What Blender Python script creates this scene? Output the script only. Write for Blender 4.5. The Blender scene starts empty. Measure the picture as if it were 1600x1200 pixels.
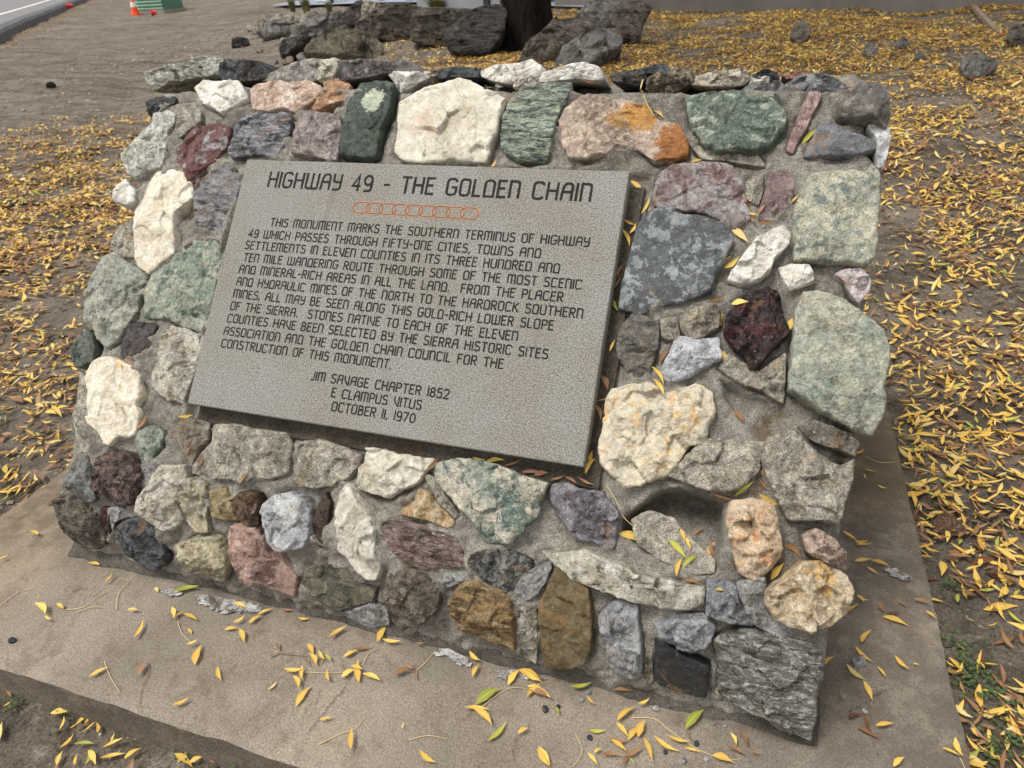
import bpy, bmesh, math, random
import numpy as np
from mathutils import Vector, Matrix, noise as mnoise

random.seed(7)
rng = np.random.default_rng(7)
SC = bpy.context.scene
COL = SC.collection

# ------------------------------------------------------------------ camera
W = 1.15                                   # plaque width in metres; world: X along the monument, Y away, Z up, Z=0 top of the concrete pad
ZP = 0.42 * W                              # plaque's lower edge above the pad
YAW, PITCH, ROLL, SLOPE = 0.34957708, 0.55725498, -0.06256849, 0.8315316
PH = 0.65134252 * W                        # plaque height
FPX = 1070.0                               # focal length in photo pixels (1600 wide)
CAM = np.array([1.24836786 * W, -1.075613 * W, 0.89304296 * W + ZP])

def cam_axes():
    f = np.array([-math.sin(YAW) * math.cos(PITCH), math.cos(YAW) * math.cos(PITCH), -math.sin(PITCH)])
    r = np.cross(f, [0, 0, 1]); r /= np.linalg.norm(r)
    u = np.cross(r, f)
    return (r * math.cos(ROLL) + u * math.sin(ROLL), -r * math.sin(ROLL) + u * math.cos(ROLL), f)
AX = cam_axes()
cd = bpy.data.cameras.new('camera')
cd.sensor_width = 36.0
cd.lens = FPX / 1600 * 36.0
cd.clip_start = 0.05
cd.clip_end = 1000
cam = bpy.data.objects.new('camera', cd)
COL.objects.link(cam)
m = Matrix.Identity(4)
for i in range(3):
    m[i][0] = AX[0][i]; m[i][1] = AX[1][i]; m[i][2] = -AX[2][i]; m[i][3] = CAM[i]
cam.matrix_world = m
cd.dof.use_dof = True
cd.dof.focus_distance = 1.75
cd.dof.aperture_fstop = 6.3
SC.camera = cam

# ------------------------------------------------------------------ light: overcast sky, one broad weak sun
SUN_EL, SUN_ROT = math.radians(66), math.radians(236)
world = bpy.data.worlds.new('World'); SC.world = world
world.use_nodes = True
nt = world.node_tree; nt.nodes.clear()
sky = nt.nodes.new('ShaderNodeTexSky'); sky.sky_type = 'NISHITA'; sky.sun_disc = False
sky.sun_elevation = SUN_EL; sky.sun_rotation = SUN_ROT
sky.air_density = 1.0; sky.dust_density = 1.0
hs = nt.nodes.new('ShaderNodeHueSaturation'); hs.inputs['Saturation'].default_value = 0.12
bg = nt.nodes.new('ShaderNodeBackground'); bg.inputs['Strength'].default_value = 0.105
wo = nt.nodes.new('ShaderNodeOutputWorld')
nt.links.new(sky.outputs[0], hs.inputs['Color']); nt.links.new(hs.outputs[0], bg.inputs[0]); nt.links.new(bg.outputs[0], wo.inputs[0])
sd = bpy.data.lights.new('sun', 'SUN'); sd.energy = 1.5; sd.angle = math.radians(21); sd.color = (1.0, 0.98, 0.95)
sun = bpy.data.objects.new('sun', sd); COL.objects.link(sun)
sv = Vector((math.sin(SUN_ROT) * math.cos(SUN_EL), math.cos(SUN_ROT) * math.cos(SUN_EL), math.sin(SUN_EL)))
sun.rotation_euler = sv.to_track_quat('Z', 'Y').to_euler()
SC.view_settings.view_transform = 'Standard'
SC.view_settings.look = 'None'
SC.view_settings.gamma = 1.0
SC.view_settings.exposure = 1.17

# ------------------------------------------------------------------ pixel helpers (photo coordinates -> world)
ZOOM = {'P': (0, 0, 1), 'Z3': (50, 80, 3), 'Z4': (50, 480, 2.8571), 'Z5': (400, 80, 2.6667), 'Z6': (950, 80, 3), 'Z7': (900, 450, 3),
        'Z8': (400, 650, 2.6667), 'B1': (820, 750, 2.6667), 'B2': (0, 750, 2.6667), 'ZM': (400, 950, 3.2), 'ZR': (1200, 600, 2),
        'R2': (800, 0, 2), 'G1': (380, 0, 4), 'G2': (700, 0, 4), 'G3': (1200, 0, 4), 'G0': (0, 0, 4)}
def px(z, x, y):
    a, b, s = ZOOM[z]
    return a + x / s, b + y / s
def ray(x, y):
    d = AX[0] * (x - 800) / FPX - AX[1] * (y - 600) / FPX + AX[2]
    return d
def hit_plane(x, y, p0, n):
    d = ray(x, y)
    t = np.dot(np.asarray(p0) - CAM, n) / np.dot(d, n)
    return CAM + t * d
def project(P):
    d = np.asarray(P) - CAM
    dd = d @ AX[2]
    return 800 + FPX * (d @ AX[0]) / dd, 600 - FPX * (d @ AX[1]) / dd, dd

# ------------------------------------------------------------------ object helpers
def tag(o, label=None, cat=None, group=None, kind=None):
    if label: o['label'] = label
    if cat: o['category'] = cat
    if group: o['group'] = group
    if kind: o['kind'] = kind
    return o
def empty(name, loc=(0, 0, 0)):
    o = bpy.data.objects.new(name, None); o.location = loc; o.empty_display_size = 0.1
    COL.objects.link(o); return o
def mesh_obj(name, verts, faces, mat=None, parent=None, smooth=True, mw=None):
    me = bpy.data.meshes.new(name)
    me.from_pydata([tuple(map(float, v)) for v in verts], [], faces)
    if smooth: me.polygons.foreach_set('use_smooth', [True] * len(me.polygons))
    if mat is not None:
        for mm in (mat if isinstance(mat, (list, tuple)) else [mat]): me.materials.append(mm)
    me.update()
    o = bpy.data.objects.new(name, me); COL.objects.link(o)
    if mw is not None: o.matrix_world = mw
    if parent is not None: attach(o, parent)
    return o
def attach(o, parent):
    w = o.matrix_basis.copy()
    o.parent = parent
    pm = Matrix.Translation(parent.location) if parent.parent is None and parent.type == 'EMPTY' else parent.matrix_basis if parent.parent is None else parent.parent.matrix_basis @ parent.matrix_basis
    o.matrix_basis = pm.inverted() @ w
def bm_obj(name, bm, mat=None, parent=None, smooth=False, mw=None):
    me = bpy.data.meshes.new(name); bm.to_mesh(me); bm.free()
    if smooth: me.polygons.foreach_set('use_smooth', [True] * len(me.polygons))
    if mat is not None: me.materials.append(mat)
    o = bpy.data.objects.new(name, me); COL.objects.link(o)
    if mw is not None: o.matrix_world = mw
    if parent is not None: attach(o, parent)
    return o
def add_box(bm, c, s, rot=None):
    r = bmesh.ops.create_cube(bm, size=1.0)
    mt = Matrix.Translation(c) @ (rot.to_4x4() if rot is not None else Matrix.Identity(4)) @ Matrix.Diagonal((s[0], s[1], s[2], 1))
    bmesh.ops.transform(bm, matrix=mt, verts=r['verts'])
    return r['verts']
def add_tube(bm, pts, radii, seg=8, cap=True):
    pts = [Vector(p) for p in pts]; rings = []
    for i, p in enumerate(pts):
        t = (pts[min(i + 1, len(pts) - 1)] - pts[max(i - 1, 0)]).normalized()
        a = t.orthogonal().normalized() if i == 0 else (rings_a - t * rings_a.dot(t)).normalized()
        rings_a = a; b = t.cross(a)
        r = radii[i] if hasattr(radii, '__len__') else radii
        rings.append([bm.verts.new(p + (a * math.cos(2 * math.pi * k / seg) + b * math.sin(2 * math.pi * k / seg)) * r) for k in range(seg)])
    for i in range(len(rings) - 1):
        for k in range(seg):
            bm.faces.new((rings[i][k], rings[i][(k + 1) % seg], rings[i + 1][(k + 1) % seg], rings[i + 1][k]))
    if cap:
        bm.faces.new(rings[0][::-1]); bm.faces.new(rings[-1])
def add_lathe(bm, prof, c=(0, 0, 0), seg=24):
    rings = []
    for r, z in prof:
        rings.append([bm.verts.new((c[0] + r * math.cos(2 * math.pi * k / seg), c[1] + r * math.sin(2 * math.pi * k / seg), c[2] + z)) for k in range(seg)])
    for i in range(len(rings) - 1):
        for k in range(seg):
            bm.faces.new((rings[i][k], rings[i][(k + 1) % seg], rings[i + 1][(k + 1) % seg], rings[i + 1][k]))
    bm.faces.new(rings[0][::-1]); bm.faces.new(rings[-1])

# ------------------------------------------------------------------ numpy value noise
def _hash(ix, iy, seed):
    h = (ix.astype(np.int64) * 374761393 + iy.astype(np.int64) * 668265263 + seed * 974711) & 0x7fffffff
    h = ((h ^ (h >> 13)) * 1274126177) & 0x7fffffff
    return ((h ^ (h >> 16)) & 0xffff) / 65535.0
def vnoise(x, y, seed=0):
    ix = np.floor(x); iy = np.floor(y); fx = x - ix; fy = y - iy
    fx = fx * fx * (3 - 2 * fx); fy = fy * fy * (3 - 2 * fy)
    a = _hash(ix, iy, seed); b = _hash(ix + 1, iy, seed); c = _hash(ix, iy + 1, seed); d = _hash(ix + 1, iy + 1, seed)
    return (a + (b - a) * fx) * (1 - fy) + (c + (d - c) * fx) * fy
def fbm(x, y, f, octv=4, seed=0, gain=0.5):
    s = 0; a = 1; t = 0
    for k in range(octv):
        s = s + a * vnoise(x * f + 17.3 * k, y * f - 9.1 * k, seed + k); t += a; a *= gain; f *= 2.03
    return s / t
def sstep(a, b, x):
    t = np.clip((x - a) / (b - a), 0, 1)
    return t * t * (3 - 2 * t)
def poly_sdf(X, Y, poly):
    """signed distance, negative inside"""
    P = np.asarray(poly); n = len(P)
    d2 = np.full(X.shape, 1e9); ins = np.zeros(X.shape, bool)
    for i in range(n):
        a = P[i]; b = P[(i + 1) % n]
        ex, ey = b - a; wx = X - a[0]; wy = Y - a[1]
        t = np.clip((wx * ex + wy * ey) / (ex * ex + ey * ey + 1e-12), 0, 1)
        d2 = np.minimum(d2, (wx - ex * t) ** 2 + (wy - ey * t) ** 2)
        c = ((a[1] > Y) != (b[1] > Y)) & (X < ex * (Y - a[1]) / (ey if abs(ey) > 1e-12 else 1e-12) + a[0])
        ins ^= c
    return np.where(ins, -1, 1) * np.sqrt(d2)

# ------------------------------------------------------------------ materials
def lin(c, k=1.0):
    return tuple(min(1.0, k * ((v / 255 / 12.92) if v / 255 <= 0.04045 else ((v / 255 + 0.055) / 1.055) ** 2.4)) for v in c) + (1.0,)
class NT:
    def __init__(self, name, rough=0.8, spec=0.3):
        self.m = bpy.data.materials.new(name); self.m.use_nodes = True
        self.t = self.m.node_tree; self.t.nodes.clear()
        self.out = self.t.nodes.new('ShaderNodeOutputMaterial')
        self.b = self.t.nodes.new('ShaderNodeBsdfPrincipled')
        self.b.inputs['Roughness'].default_value = rough
        self.b.inputs['Specular IOR Level'].default_value = spec
        self.t.links.new(self.b.outputs[0], self.out.inputs[0])
        self.tc = self.t.nodes.new('ShaderNodeTexCoord')
    def L(self, a, b): self.t.links.new(a, b)
    def mapping(self, src='Object', loc=(0, 0, 0), rot=(0, 0, 0), scale=(1, 1, 1)):
        n = self.t.nodes.new('ShaderNodeMapping')
        n.inputs['Location'].default_value = loc; n.inputs['Rotation'].default_value = rot; n.inputs['Scale'].default_value = scale
        self.L(self.tc.outputs[src], n.inputs[0]); return n.outputs[0]
    def noise(self, v, scale, detail=6, rough=0.6, dist=0.0):
        n = self.t.nodes.new('ShaderNodeTexNoise')
        n.inputs['Scale'].default_value = scale; n.inputs['Detail'].default_value = detail
        n.inputs['Roughness'].default_value = rough; n.inputs['Distortion'].default_value = dist
        self.L(v, n.inputs['Vector']); return n.outputs['Fac']
    def voro(self, v, scale, feat='F1', out='Distance', rnd=1.0):
        n = self.t.nodes.new('ShaderNodeTexVoronoi'); n.feature = feat
        n.inputs['Scale'].default_value = scale; n.inputs['Randomness'].default_value = rnd
        self.L(v, n.inputs['Vector']); return n.outputs[out]
    def ramp(self, f, a, b, va=0.0, vb=1.0):
        n = self.t.nodes.new('ShaderNodeMapRange'); n.interpolation_type = 'SMOOTHSTEP'
        n.inputs[1].default_value = a; n.inputs[2].default_value = b; n.inputs[3].default_value = va; n.inputs[4].default_value = vb
        self.L(f, n.inputs[0]); return n.outputs[0]
    def math(self, op, a, b):
        n = self.t.nodes.new('ShaderNodeMath'); n.operation = op
        for i, v in enumerate((a, b)):
            if isinstance(v, (int, float)): n.inputs[i].default_value = v
            else: self.L(v, n.inputs[i])
        return n.outputs[0]
    def mix(self, f, a, b, mode='MIX'):
        n = self.t.nodes.new('ShaderNodeMix'); n.data_type = 'RGBA'; n.blend_type = mode
        for k, v in ((0, f), (6, a), (7, b)):
            if isinstance(v, (int, float)): n.inputs[k].default_value = v
            elif isinstance(v, tuple): n.inputs[k].default_value = v
            else: self.L(v, n.inputs[k])
        return n.outputs[2]
    def grey(self, f):
        n = self.t.nodes.new('ShaderNodeCombineColor')
        for k in range(3): self.L(f, n.inputs[k])
        return n.outputs[0]
    def color(self, c): 
        if isinstance(c, tuple): self.b.inputs['Base Color'].default_value = c
        else: self.L(c, self.b.inputs['Base Color'])
    def bump(self, hs, prev=None):
        for h, strength, dist in hs:
            n = self.t.nodes.new('ShaderNodeBump'); n.inputs['Strength'].default_value = strength; n.inputs['Distance'].default_value = dist
            self.L(h, n.inputs['Height'])
            if prev is not None: self.L(prev, n.inputs['Normal'])
            prev = n.outputs[0]
        self.L(prev, self.b.inputs['Normal'])

KROCK = 0.86
def desat(c, k=0.8):
    if c[2] > c[1] - 2: k = min(k, 0.42)             # cool and purple stones read greyer outdoors
    g = .3 * c[0] + .59 * c[1] + .11 * c[2]
    return tuple(g + (v - g) * k for v in c)
def chip_height(M, v, scale, warp):
    """height of flat, randomly tilted fracture cells (metres)"""
    n = M.t.nodes.new('ShaderNodeTexNoise'); n.inputs['Scale'].default_value = scale * 1.3; n.inputs['Detail'].default_value = 5
    M.L(v, n.inputs['Vector'])
    s = M.t.nodes.new('ShaderNodeVectorMath'); s.operation = 'SUBTRACT'; M.L(n.outputs['Color'], s.inputs[0]); s.inputs[1].default_value = (.5, .5, .5)
    w = M.t.nodes.new('ShaderNodeVectorMath'); w.operation = 'SCALE'; M.L(s.outputs[0], w.inputs[0]); w.inputs['Scale'].default_value = warp / scale
    a = M.t.nodes.new('ShaderNodeVectorMath'); a.operation = 'ADD'; M.L(v, a.inputs[0]); M.L(w.outputs[0], a.inputs[1])
    vo = M.t.nodes.new('ShaderNodeTexVoronoi'); vo.inputs['Scale'].default_value = scale; M.L(a.outputs[0], vo.inputs['Vector'])
    d = M.t.nodes.new('ShaderNodeVectorMath'); d.operation = 'SUBTRACT'; M.L(a.outputs[0], d.inputs[0]); M.L(vo.outputs['Position'], d.inputs[1])
    c = M.t.nodes.new('ShaderNodeVectorMath'); c.operation = 'SUBTRACT'; M.L(vo.outputs['Color'], c.inputs[0]); c.inputs[1].default_value = (.5, .5, .5)
    o = M.t.nodes.new('ShaderNodeVectorMath'); o.operation = 'DOT_PRODUCT'; M.L(d.outputs[0], o.inputs[0]); M.L(c.outputs[0], o.inputs[1])
    return o.outputs['Value']
def rock_mat(name, c1, c2, c3=None, pat='cloud', amt=0.3, sc=1.0, rough=0.8, fine=0.35, bump=0.6, spots=()):
    """c1 main, c2 second, c3 accent; pat: cloud, band, vein, speck, patch"""
    M = NT(name, rough, 0.3)
    loc = tuple(random.uniform(-9, 9) for _ in range(3))
    base = M.mapping('Object', loc)
    bandy = pat == 'band'
    v = M.mapping('Object', loc, (random.uniform(-.3, .3), random.uniform(-.3, .3), random.uniform(-0.5, 0.5)), (1, 4.2, 2) if bandy else (1, 1, 1))
    A = lin(desat(c1), KROCK); B = lin(desat(c2), KROCK); C = lin(desat(c3 or c2, .95), KROCK)
    sc = min(sc, 2.2) if sc >= 1 else sc
    n1 = M.noise(v, 13 * sc, 12, 0.68, 0.7 if not bandy else 1.4)
    col = M.mix(M.ramp(n1, 0.42, 0.58), A, B)
    if c3:
        if pat == 'patch':
            n2 = M.noise(base, 11 * sc, 12, 0.7, 0.4)
            col = M.mix(M.ramp(n2, 0.61 - amt * 0.3, 0.645 - amt * 0.3), col, C)
        elif pat == 'vein':
            w = M.noise(base, 2.6 * sc, 7, 0.6, 1.2)
            ab = M.math('ABSOLUTE', M.math('SUBTRACT', w, 0.5), 0)
            col = M.mix(M.ramp(ab, 0.0, 0.006 + amt * 0.05, 0.8, 0.0), col, C)
        elif pat == 'speck':
            n2 = M.noise(base, 70 * sc, 4, 0.65, 0.3)
            col = M.mix(M.ramp(n2, 0.60 - amt * 0.25, 0.66 - amt * 0.25, 0, 0.9), col, C)
        else:
            n2 = M.noise(v, 24 * sc, 12, 0.72, 0.9)
            col = M.mix(M.ramp(n2, 0.62 - amt * 0.28, 0.69 - amt * 0.28, 0, 0.85), col, C)
    for (sx, sy, sr, scol) in spots:
        vm = M.t.nodes.new('ShaderNodeVectorMath'); vm.operation = 'DISTANCE'; M.L(M.tc.outputs['Object'], vm.inputs[0]); vm.inputs[1].default_value = (sx, sy, .03)
        dn = M.math('ADD', vm.outputs['Value'], M.math('MULTIPLY', M.math('SUBTRACT', M.noise(base, 34, 12, .75, .6), .5), sr * 2.6))
        col = M.mix(M.ramp(dn, sr * .92, sr * 1.06, .92, 0), col, lin(scol, KROCK))
    k = 1.25 if sc >= 1 else .8
    n4 = M.noise(base, 46 * k, 10, 0.75, 0.5)
    col = M.mix(1.0, col, M.grey(M.ramp(n4, 0.3, 0.7, 1 - 1.05 * fine, 1 + 0.62 * fine)), 'MULTIPLY')
    n5 = M.noise(base, 250 * k, 5, 0.75)
    col = M.mix(1.0, col, M.grey(M.ramp(n5, 0.32, 0.68, 1 - 1.1 * fine, 1 + 0.7 * fine)), 'MULTIPLY')
    ru = M.noise(M.mapping('Object', tuple(q + 3 for q in loc)), 9 * k, 10, 0.7, 0.7)
    col = M.mix(M.ramp(ru, 0.57, 0.68, 0, 0.38), col, lin((148, 108, 64)))
    # pale crystalline flecks and dark grimy pits
    gl = M.noise(base, 95 * k, 6, 0.7)
    col = M.mix(M.ramp(gl, 0.62, 0.68, 0, 0.9 * fine), col, lin((214, 210, 200)))
    pit = M.voro(base, 120 * k, 'F1')
    pn = M.noise(base, 22, 4, 0.6)
    pf = M.math('MULTIPLY', M.ramp(pit, 0.18, 0.32, 1, 0), M.ramp(pn, 0.48, 0.58))
    col = M.mix(M.math('MULTIPLY', pf, min(.8, 1.7 * fine)), col, lin((50, 44, 37)))
    # hairline cracks
    nb = M.noise(base, 4.2 * k, 9, 0.62, 0.9)
    cr = M.ramp(M.math('ABSOLUTE', M.math('SUBTRACT', nb, 0.47), 0), 0.0, 0.0045, 1, 0)
    crm = M.math('MULTIPLY', cr, M.ramp(M.noise(base, 7, 3), 0.46, 0.56))
    col = M.mix(M.math('MULTIPLY', crm, 0.6), col, lin((66, 56, 44)))
    M.color(col)
    b1 = M.noise(base, 30 * (k if k > 1 else .5), 12, 0.72, 0.4); b2 = M.noise(v, 130 * (k if k > 1 else .5), 6, 0.72, 0.3)
    kk = 1 if sc >= 1 else .22
    M.bump([(chip_height(M, v, 19 * kk, .7), min(1, bump * 1.0), 1.0), (chip_height(M, base, 52 * kk, .8), min(1, bump * 1.0), 1.0), (b1, bump * 0.55, 0.008 / kk), (b2, bump * 0.6, 0.004 / kk), (crm, -.5 * bump if False else 0.3, -.002)])
    return M.m

def mortar_mat(name, c1=(190, 183, 169), c2=(160, 152, 138), dark=(112, 102, 87)):
    M = NT(name, 0.92, 0.15)
    v = M.mapping('Object')
    col = M.mix(M.ramp(M.noise(v, 5, 7, 0.65, 0.4), 0.35, 0.65), lin(c1, KROCK), lin(c2, KROCK))
    col = M.mix(M.ramp(M.noise(v, 3.1, 8, 0.7, 0.6), 0.53, 0.70, 0, 0.6), col, lin(dark))
    col = M.mix(M.ramp(M.noise(v, 2.2, 7, 0.7, 1.0), 0.60, 0.70, 0, 0.6), col, lin((112, 84, 44)))
    g = M.noise(v, 300, 4, 0.8)
    col = M.mix(1.0, col, M.grey(M.ramp(g, 0.34, 0.68, 0.5, 1.5)), 'MULTIPLY')
    col = M.mix(1.0, col, M.grey(M.ramp(M.noise(v, 60, 8, .75), 0.3, 0.7, 0.66, 1.3)), 'MULTIPLY')
    s = M.voro(v, 210, 'F1')
    col = M.mix(M.math('MULTIPLY', M.ramp(s, 0.12, 0.26, 1, 0), M.ramp(M.noise(v, 90, 2), 0.5, 0.56)), col, lin((60, 55, 48)))
    M.color(col)
    M.bump([(M.noise(v, 38, 11, 0.75, 0.3), 0.8, 0.018), (M.noise(v, 150, 5, .7), 0.8, 0.006), (g, 0.8, 0.003)])
    return M.m

def granite_mat():
    M = NT('plaque_granite', 0.75, 0.25)
    v = M.mapping('Object')
    col = M.mix(M.ramp(M.noise(v, 3.5, 5, 0.6, 0.3), 0.35, 0.65), lin((139, 137, 131), 0.84), lin((131, 126, 115), 0.84))
    n = M.noise(v, 270, 6, 0.85)
    col = M.mix(1.0, col, M.grey(M.ramp(n, 0.37, 0.65, 0.28, 1.68)), 'MULTIPLY')
    s = M.voro(v, 300, 'F1')
    col = M.mix(M.math('MULTIPLY', M.ramp(s, 0.2, 0.38, 1, 0), M.ramp(M.noise(v, 170, 3), 0.50, 0.54)), col, lin((46, 44, 42)))
    s2 = M.noise(v, 470, 2, 0.6)
    col = M.mix(M.ramp(s2, 0.60, 0.68, 0, 0.6), col, lin((222, 212, 186)))
    st = M.noise(M.mapping('Object', (4, 2, 0)), 8, 8, 0.7, 0.5)
    col = M.mix(M.ramp(st, 0.55, 0.76, 0, 0.35), col, lin((105, 96, 80)))
    wr = M.noise(M.mapping('Object', (2, 0, 0), (0, 0, 0), (7, .8, 1)), 3, 8, .7, .5)
    col = M.mix(M.ramp(wr, .56, .72, 0, .35), col, lin((98, 91, 80)))
    M.color(col)
    M.bump([(n, 0.25, 0.001)])
    return M.m

def simple_mat(name, c, rough=0.7, var=0.2, sc=8, spec=0.3, bump=0.0, metallic=0.0, grain=0.0):
    M = NT(name, rough, spec)
    v = M.mapping('Object')
    col = M.mix(1.0, lin(c), M.grey(M.ramp(M.noise(v, sc, 6, 0.65), 0.3, 0.7, 1 - var, 1 + var)), 'MULTIPLY')
    if grain: col = M.mix(1.0, col, M.grey(M.ramp(M.noise(v, sc * 30, 3, 0.7), 0.3, 0.7, 1 - grain, 1 + grain)), 'MULTIPLY')
    M.color(col); M.b.inputs['Metallic'].default_value = metallic
    if bump: M.bump([(M.noise(v, sc * 4, 8, 0.7), bump, 0.02)])
    return M.m

def leaf_mat(name, c1, c2, vein):
    M = NT(name, 0.5, 0.35)
    tc = M.tc.outputs['UV']
    oi = M.t.nodes.new('ShaderNodeObjectInfo'); ge = M.t.nodes.new('ShaderNodeNewGeometry')
    r = M.math('FRACT', M.math('ADD', oi.outputs['Random'], ge.outputs['Random Per Island']), 0)
    col = M.mix(r, lin(c1), lin(c2))
    sep = M.t.nodes.new('ShaderNodeSeparateXYZ'); M.L(tc, sep.inputs[0])
    mid = M.math('ABSOLUTE', M.math('SUBTRACT', sep.outputs[1], 0.5), 0)
    col = M.mix(M.ramp(mid, 0.02, 0.06, 0.7, 0), col, lin(vein))
    v = M.mapping('Object')
    col = M.mix(M.ramp(M.noise(v, 60, 6, 0.7), 0.56, 0.68, 0, 0.45), col, lin((120, 78, 30)))
    M.color(col)
    M.b.inputs['Subsurface Weight'].default_value = 0.0
    # thin leaf: part of the light comes through
    tr = M.t.nodes.new('ShaderNodeBsdfTranslucent'); M.L(col, tr.inputs['Color'])
    mx = M.t.nodes.new('ShaderNodeMixShader'); mx.inputs[0].default_value = 0.22
    M.L(M.b.outputs[0], mx.inputs[1]); M.L(tr.outputs[0], mx.inputs[2]); M.L(mx.outputs[0], M.out.inputs[0])
    return M.m

# ------------------------------------------------------------------ terrain height
AZ0 = -YAW                                  # camera heading (clockwise from +Y)
def terrain(x, y, bumps=True):
    x = np.asarray(x, float); y = np.asarray(y, float)
    dx = x - CAM[0]; dy = y - CAM[1]
    r = np.hypot(dx, dy)
    az = np.degrees(np.arctan2(dx, dy) - AZ0); az = (az + 180) % 360 - 180
    bank = np.interp(r, [0, 2.6, 4.1, 6, 9, 14, 40, 200], [0, 0, .18, .48, .60, .66, .75, .8])
    left = np.interp(r, [0, 6, 12, 30, 60, 200], [0, 0, .05, .40, .75, 1.0])
    w = sstep(-24, -5, az) * sstep(170, 110, np.abs(az))
    h = left * (1 - w) + bank * w
    near = sstep(3.2, 1.2, r)
    front = sstep(0.15, -0.35, y) 
    h = h - 0.03 - 0.075 * front * near - 0.03 * sstep(1.0, 0.0, x) * sstep(5, 2, r)
    if bumps:
        h = h + (fbm(x, y, 0.9, 4, 3) - .5) * 0.12 * sstep(1.5, 5, r) + (fbm(x, y, 2.2, 4, 7) - .5) * 0.10 * sstep(3, 7, r) + (fbm(x + y, (x - y) * .22, 2.6, 3, 8) - .5) * 0.10 * sstep(5, 9, r) * (1 - w) + (fbm(x, y, 4.0, 4, 11) - .5) * 0.035
    return h
def ground_at(x, y, smooth=False):
    d = ray(x, y); t = 0.6
    for _ in range(4000):
        P = CAM + d * t
        if P[2] < float(terrain(P[0], P[1], not smooth)): break
        t *= 1.004
    lo, hi = t / 1.004, t
    for _ in range(20):
        mid = (lo + hi) / 2; P = CAM + d * mid
        if P[2] < float(terrain(P[0], P[1], not smooth)): hi = mid
        else: lo = mid
    return CAM + d * hi

PADX0, PADX1, PADY0, PADY1 = -0.72 * W, 1.774 * W, -0.525 * W, 1.18 * W

def dirt_mat():
    M = NT('dirt', 0.95, 0.1)
    v = M.mapping('Object')
    col = M.mix(M.ramp(M.noise(v, 0.9, 7, 0.65, 0.3), 0.35, 0.65), lin((106, 97, 86)), lin((126, 115, 101)))
    col = M.mix(M.ramp(M.noise(v, 5, 8, 0.7, 0.6), 0.46, 0.66, 0, 0.8), col, lin((76, 68, 58)))
    col = M.mix(M.ramp(M.noise(v, 17, 8, 0.75, 0.8), 0.5, 0.66, 0, 0.7), col, lin((70, 62, 54)))
    col = M.mix(M.ramp(M.noise(v, 1.7, 8, 0.7, 0.6), 0.55, 0.72, 0, 0.55), col, lin((148, 137, 122)))
    tr = M.noise(M.mapping('Object', (1, 2, 0), (0, 0, math.radians(-48)), (.16, 2.2, 1)), 1.5, 7, .65, .4)
    col = M.mix(M.ramp(tr, 0.50, 0.60, 0, 0.7), col, lin((80, 71, 60)))
    col = M.mix(M.ramp(M.noise(v, 9, 9, 0.75, 0.4), 0.54, 0.66, 0, 0.6), col, lin((158, 147, 130)))
    g = M.noise(v, 130, 6, 0.8)
    col = M.mix(1.0, col, M.grey(M.ramp(g, 0.32, 0.68, 0.5, 1.45)), 'MULTIPLY')
    p = M.voro(v, 55, 'F1'); pn = M.noise(v, 20, 2)
    col = M.mix(M.math('MULTIPLY', M.ramp(p, 0.10, 0.2, 1, 0), M.ramp(pn, 0.5, 0.55)), col, lin((165, 154, 138)))
    M.color(col)
    M.bump([(M.noise(v, 14, 9, 0.72), 0.7, 0.05), (g, 0.8, 0.006)])
    return M.m
def build_ground():
    cx, cy = 0.6 * W, 0.3 * W
    na, nr = 460, 270
    rad = 0.25 * (260 / 0.25) ** (np.arange(nr) / (nr - 1))
    ang = np.arange(na) * 2 * math.pi / na
    X = cx + rad[:, None] * np.cos(ang)[None]; Y = cy + rad[:, None] * np.sin(ang)[None]
    Z = terrain(X, Y)
    inside = (X > PADX0 + .05) & (X < PADX1 - .05) & (Y > PADY0 + .05) & (Y < PADY1 - .05)
    Z = np.where(inside, np.minimum(Z, -0.07), Z)
    v = np.stack([X, Y, Z], -1).reshape(-1, 3)
    i = np.arange(nr - 1)[:, None] * na; k = np.arange(na)[None]; k2 = (k + 1) % na
    f = np.stack([i + k, i + na + k, i + na + k2, i + k2], -1).reshape(-1, 4)
    faces = f.tolist() + [list(range(na))]
    g = mesh_obj('ground', v, faces, dirt_mat()); tag(g, kind='structure')
    return g
build_ground()

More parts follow.
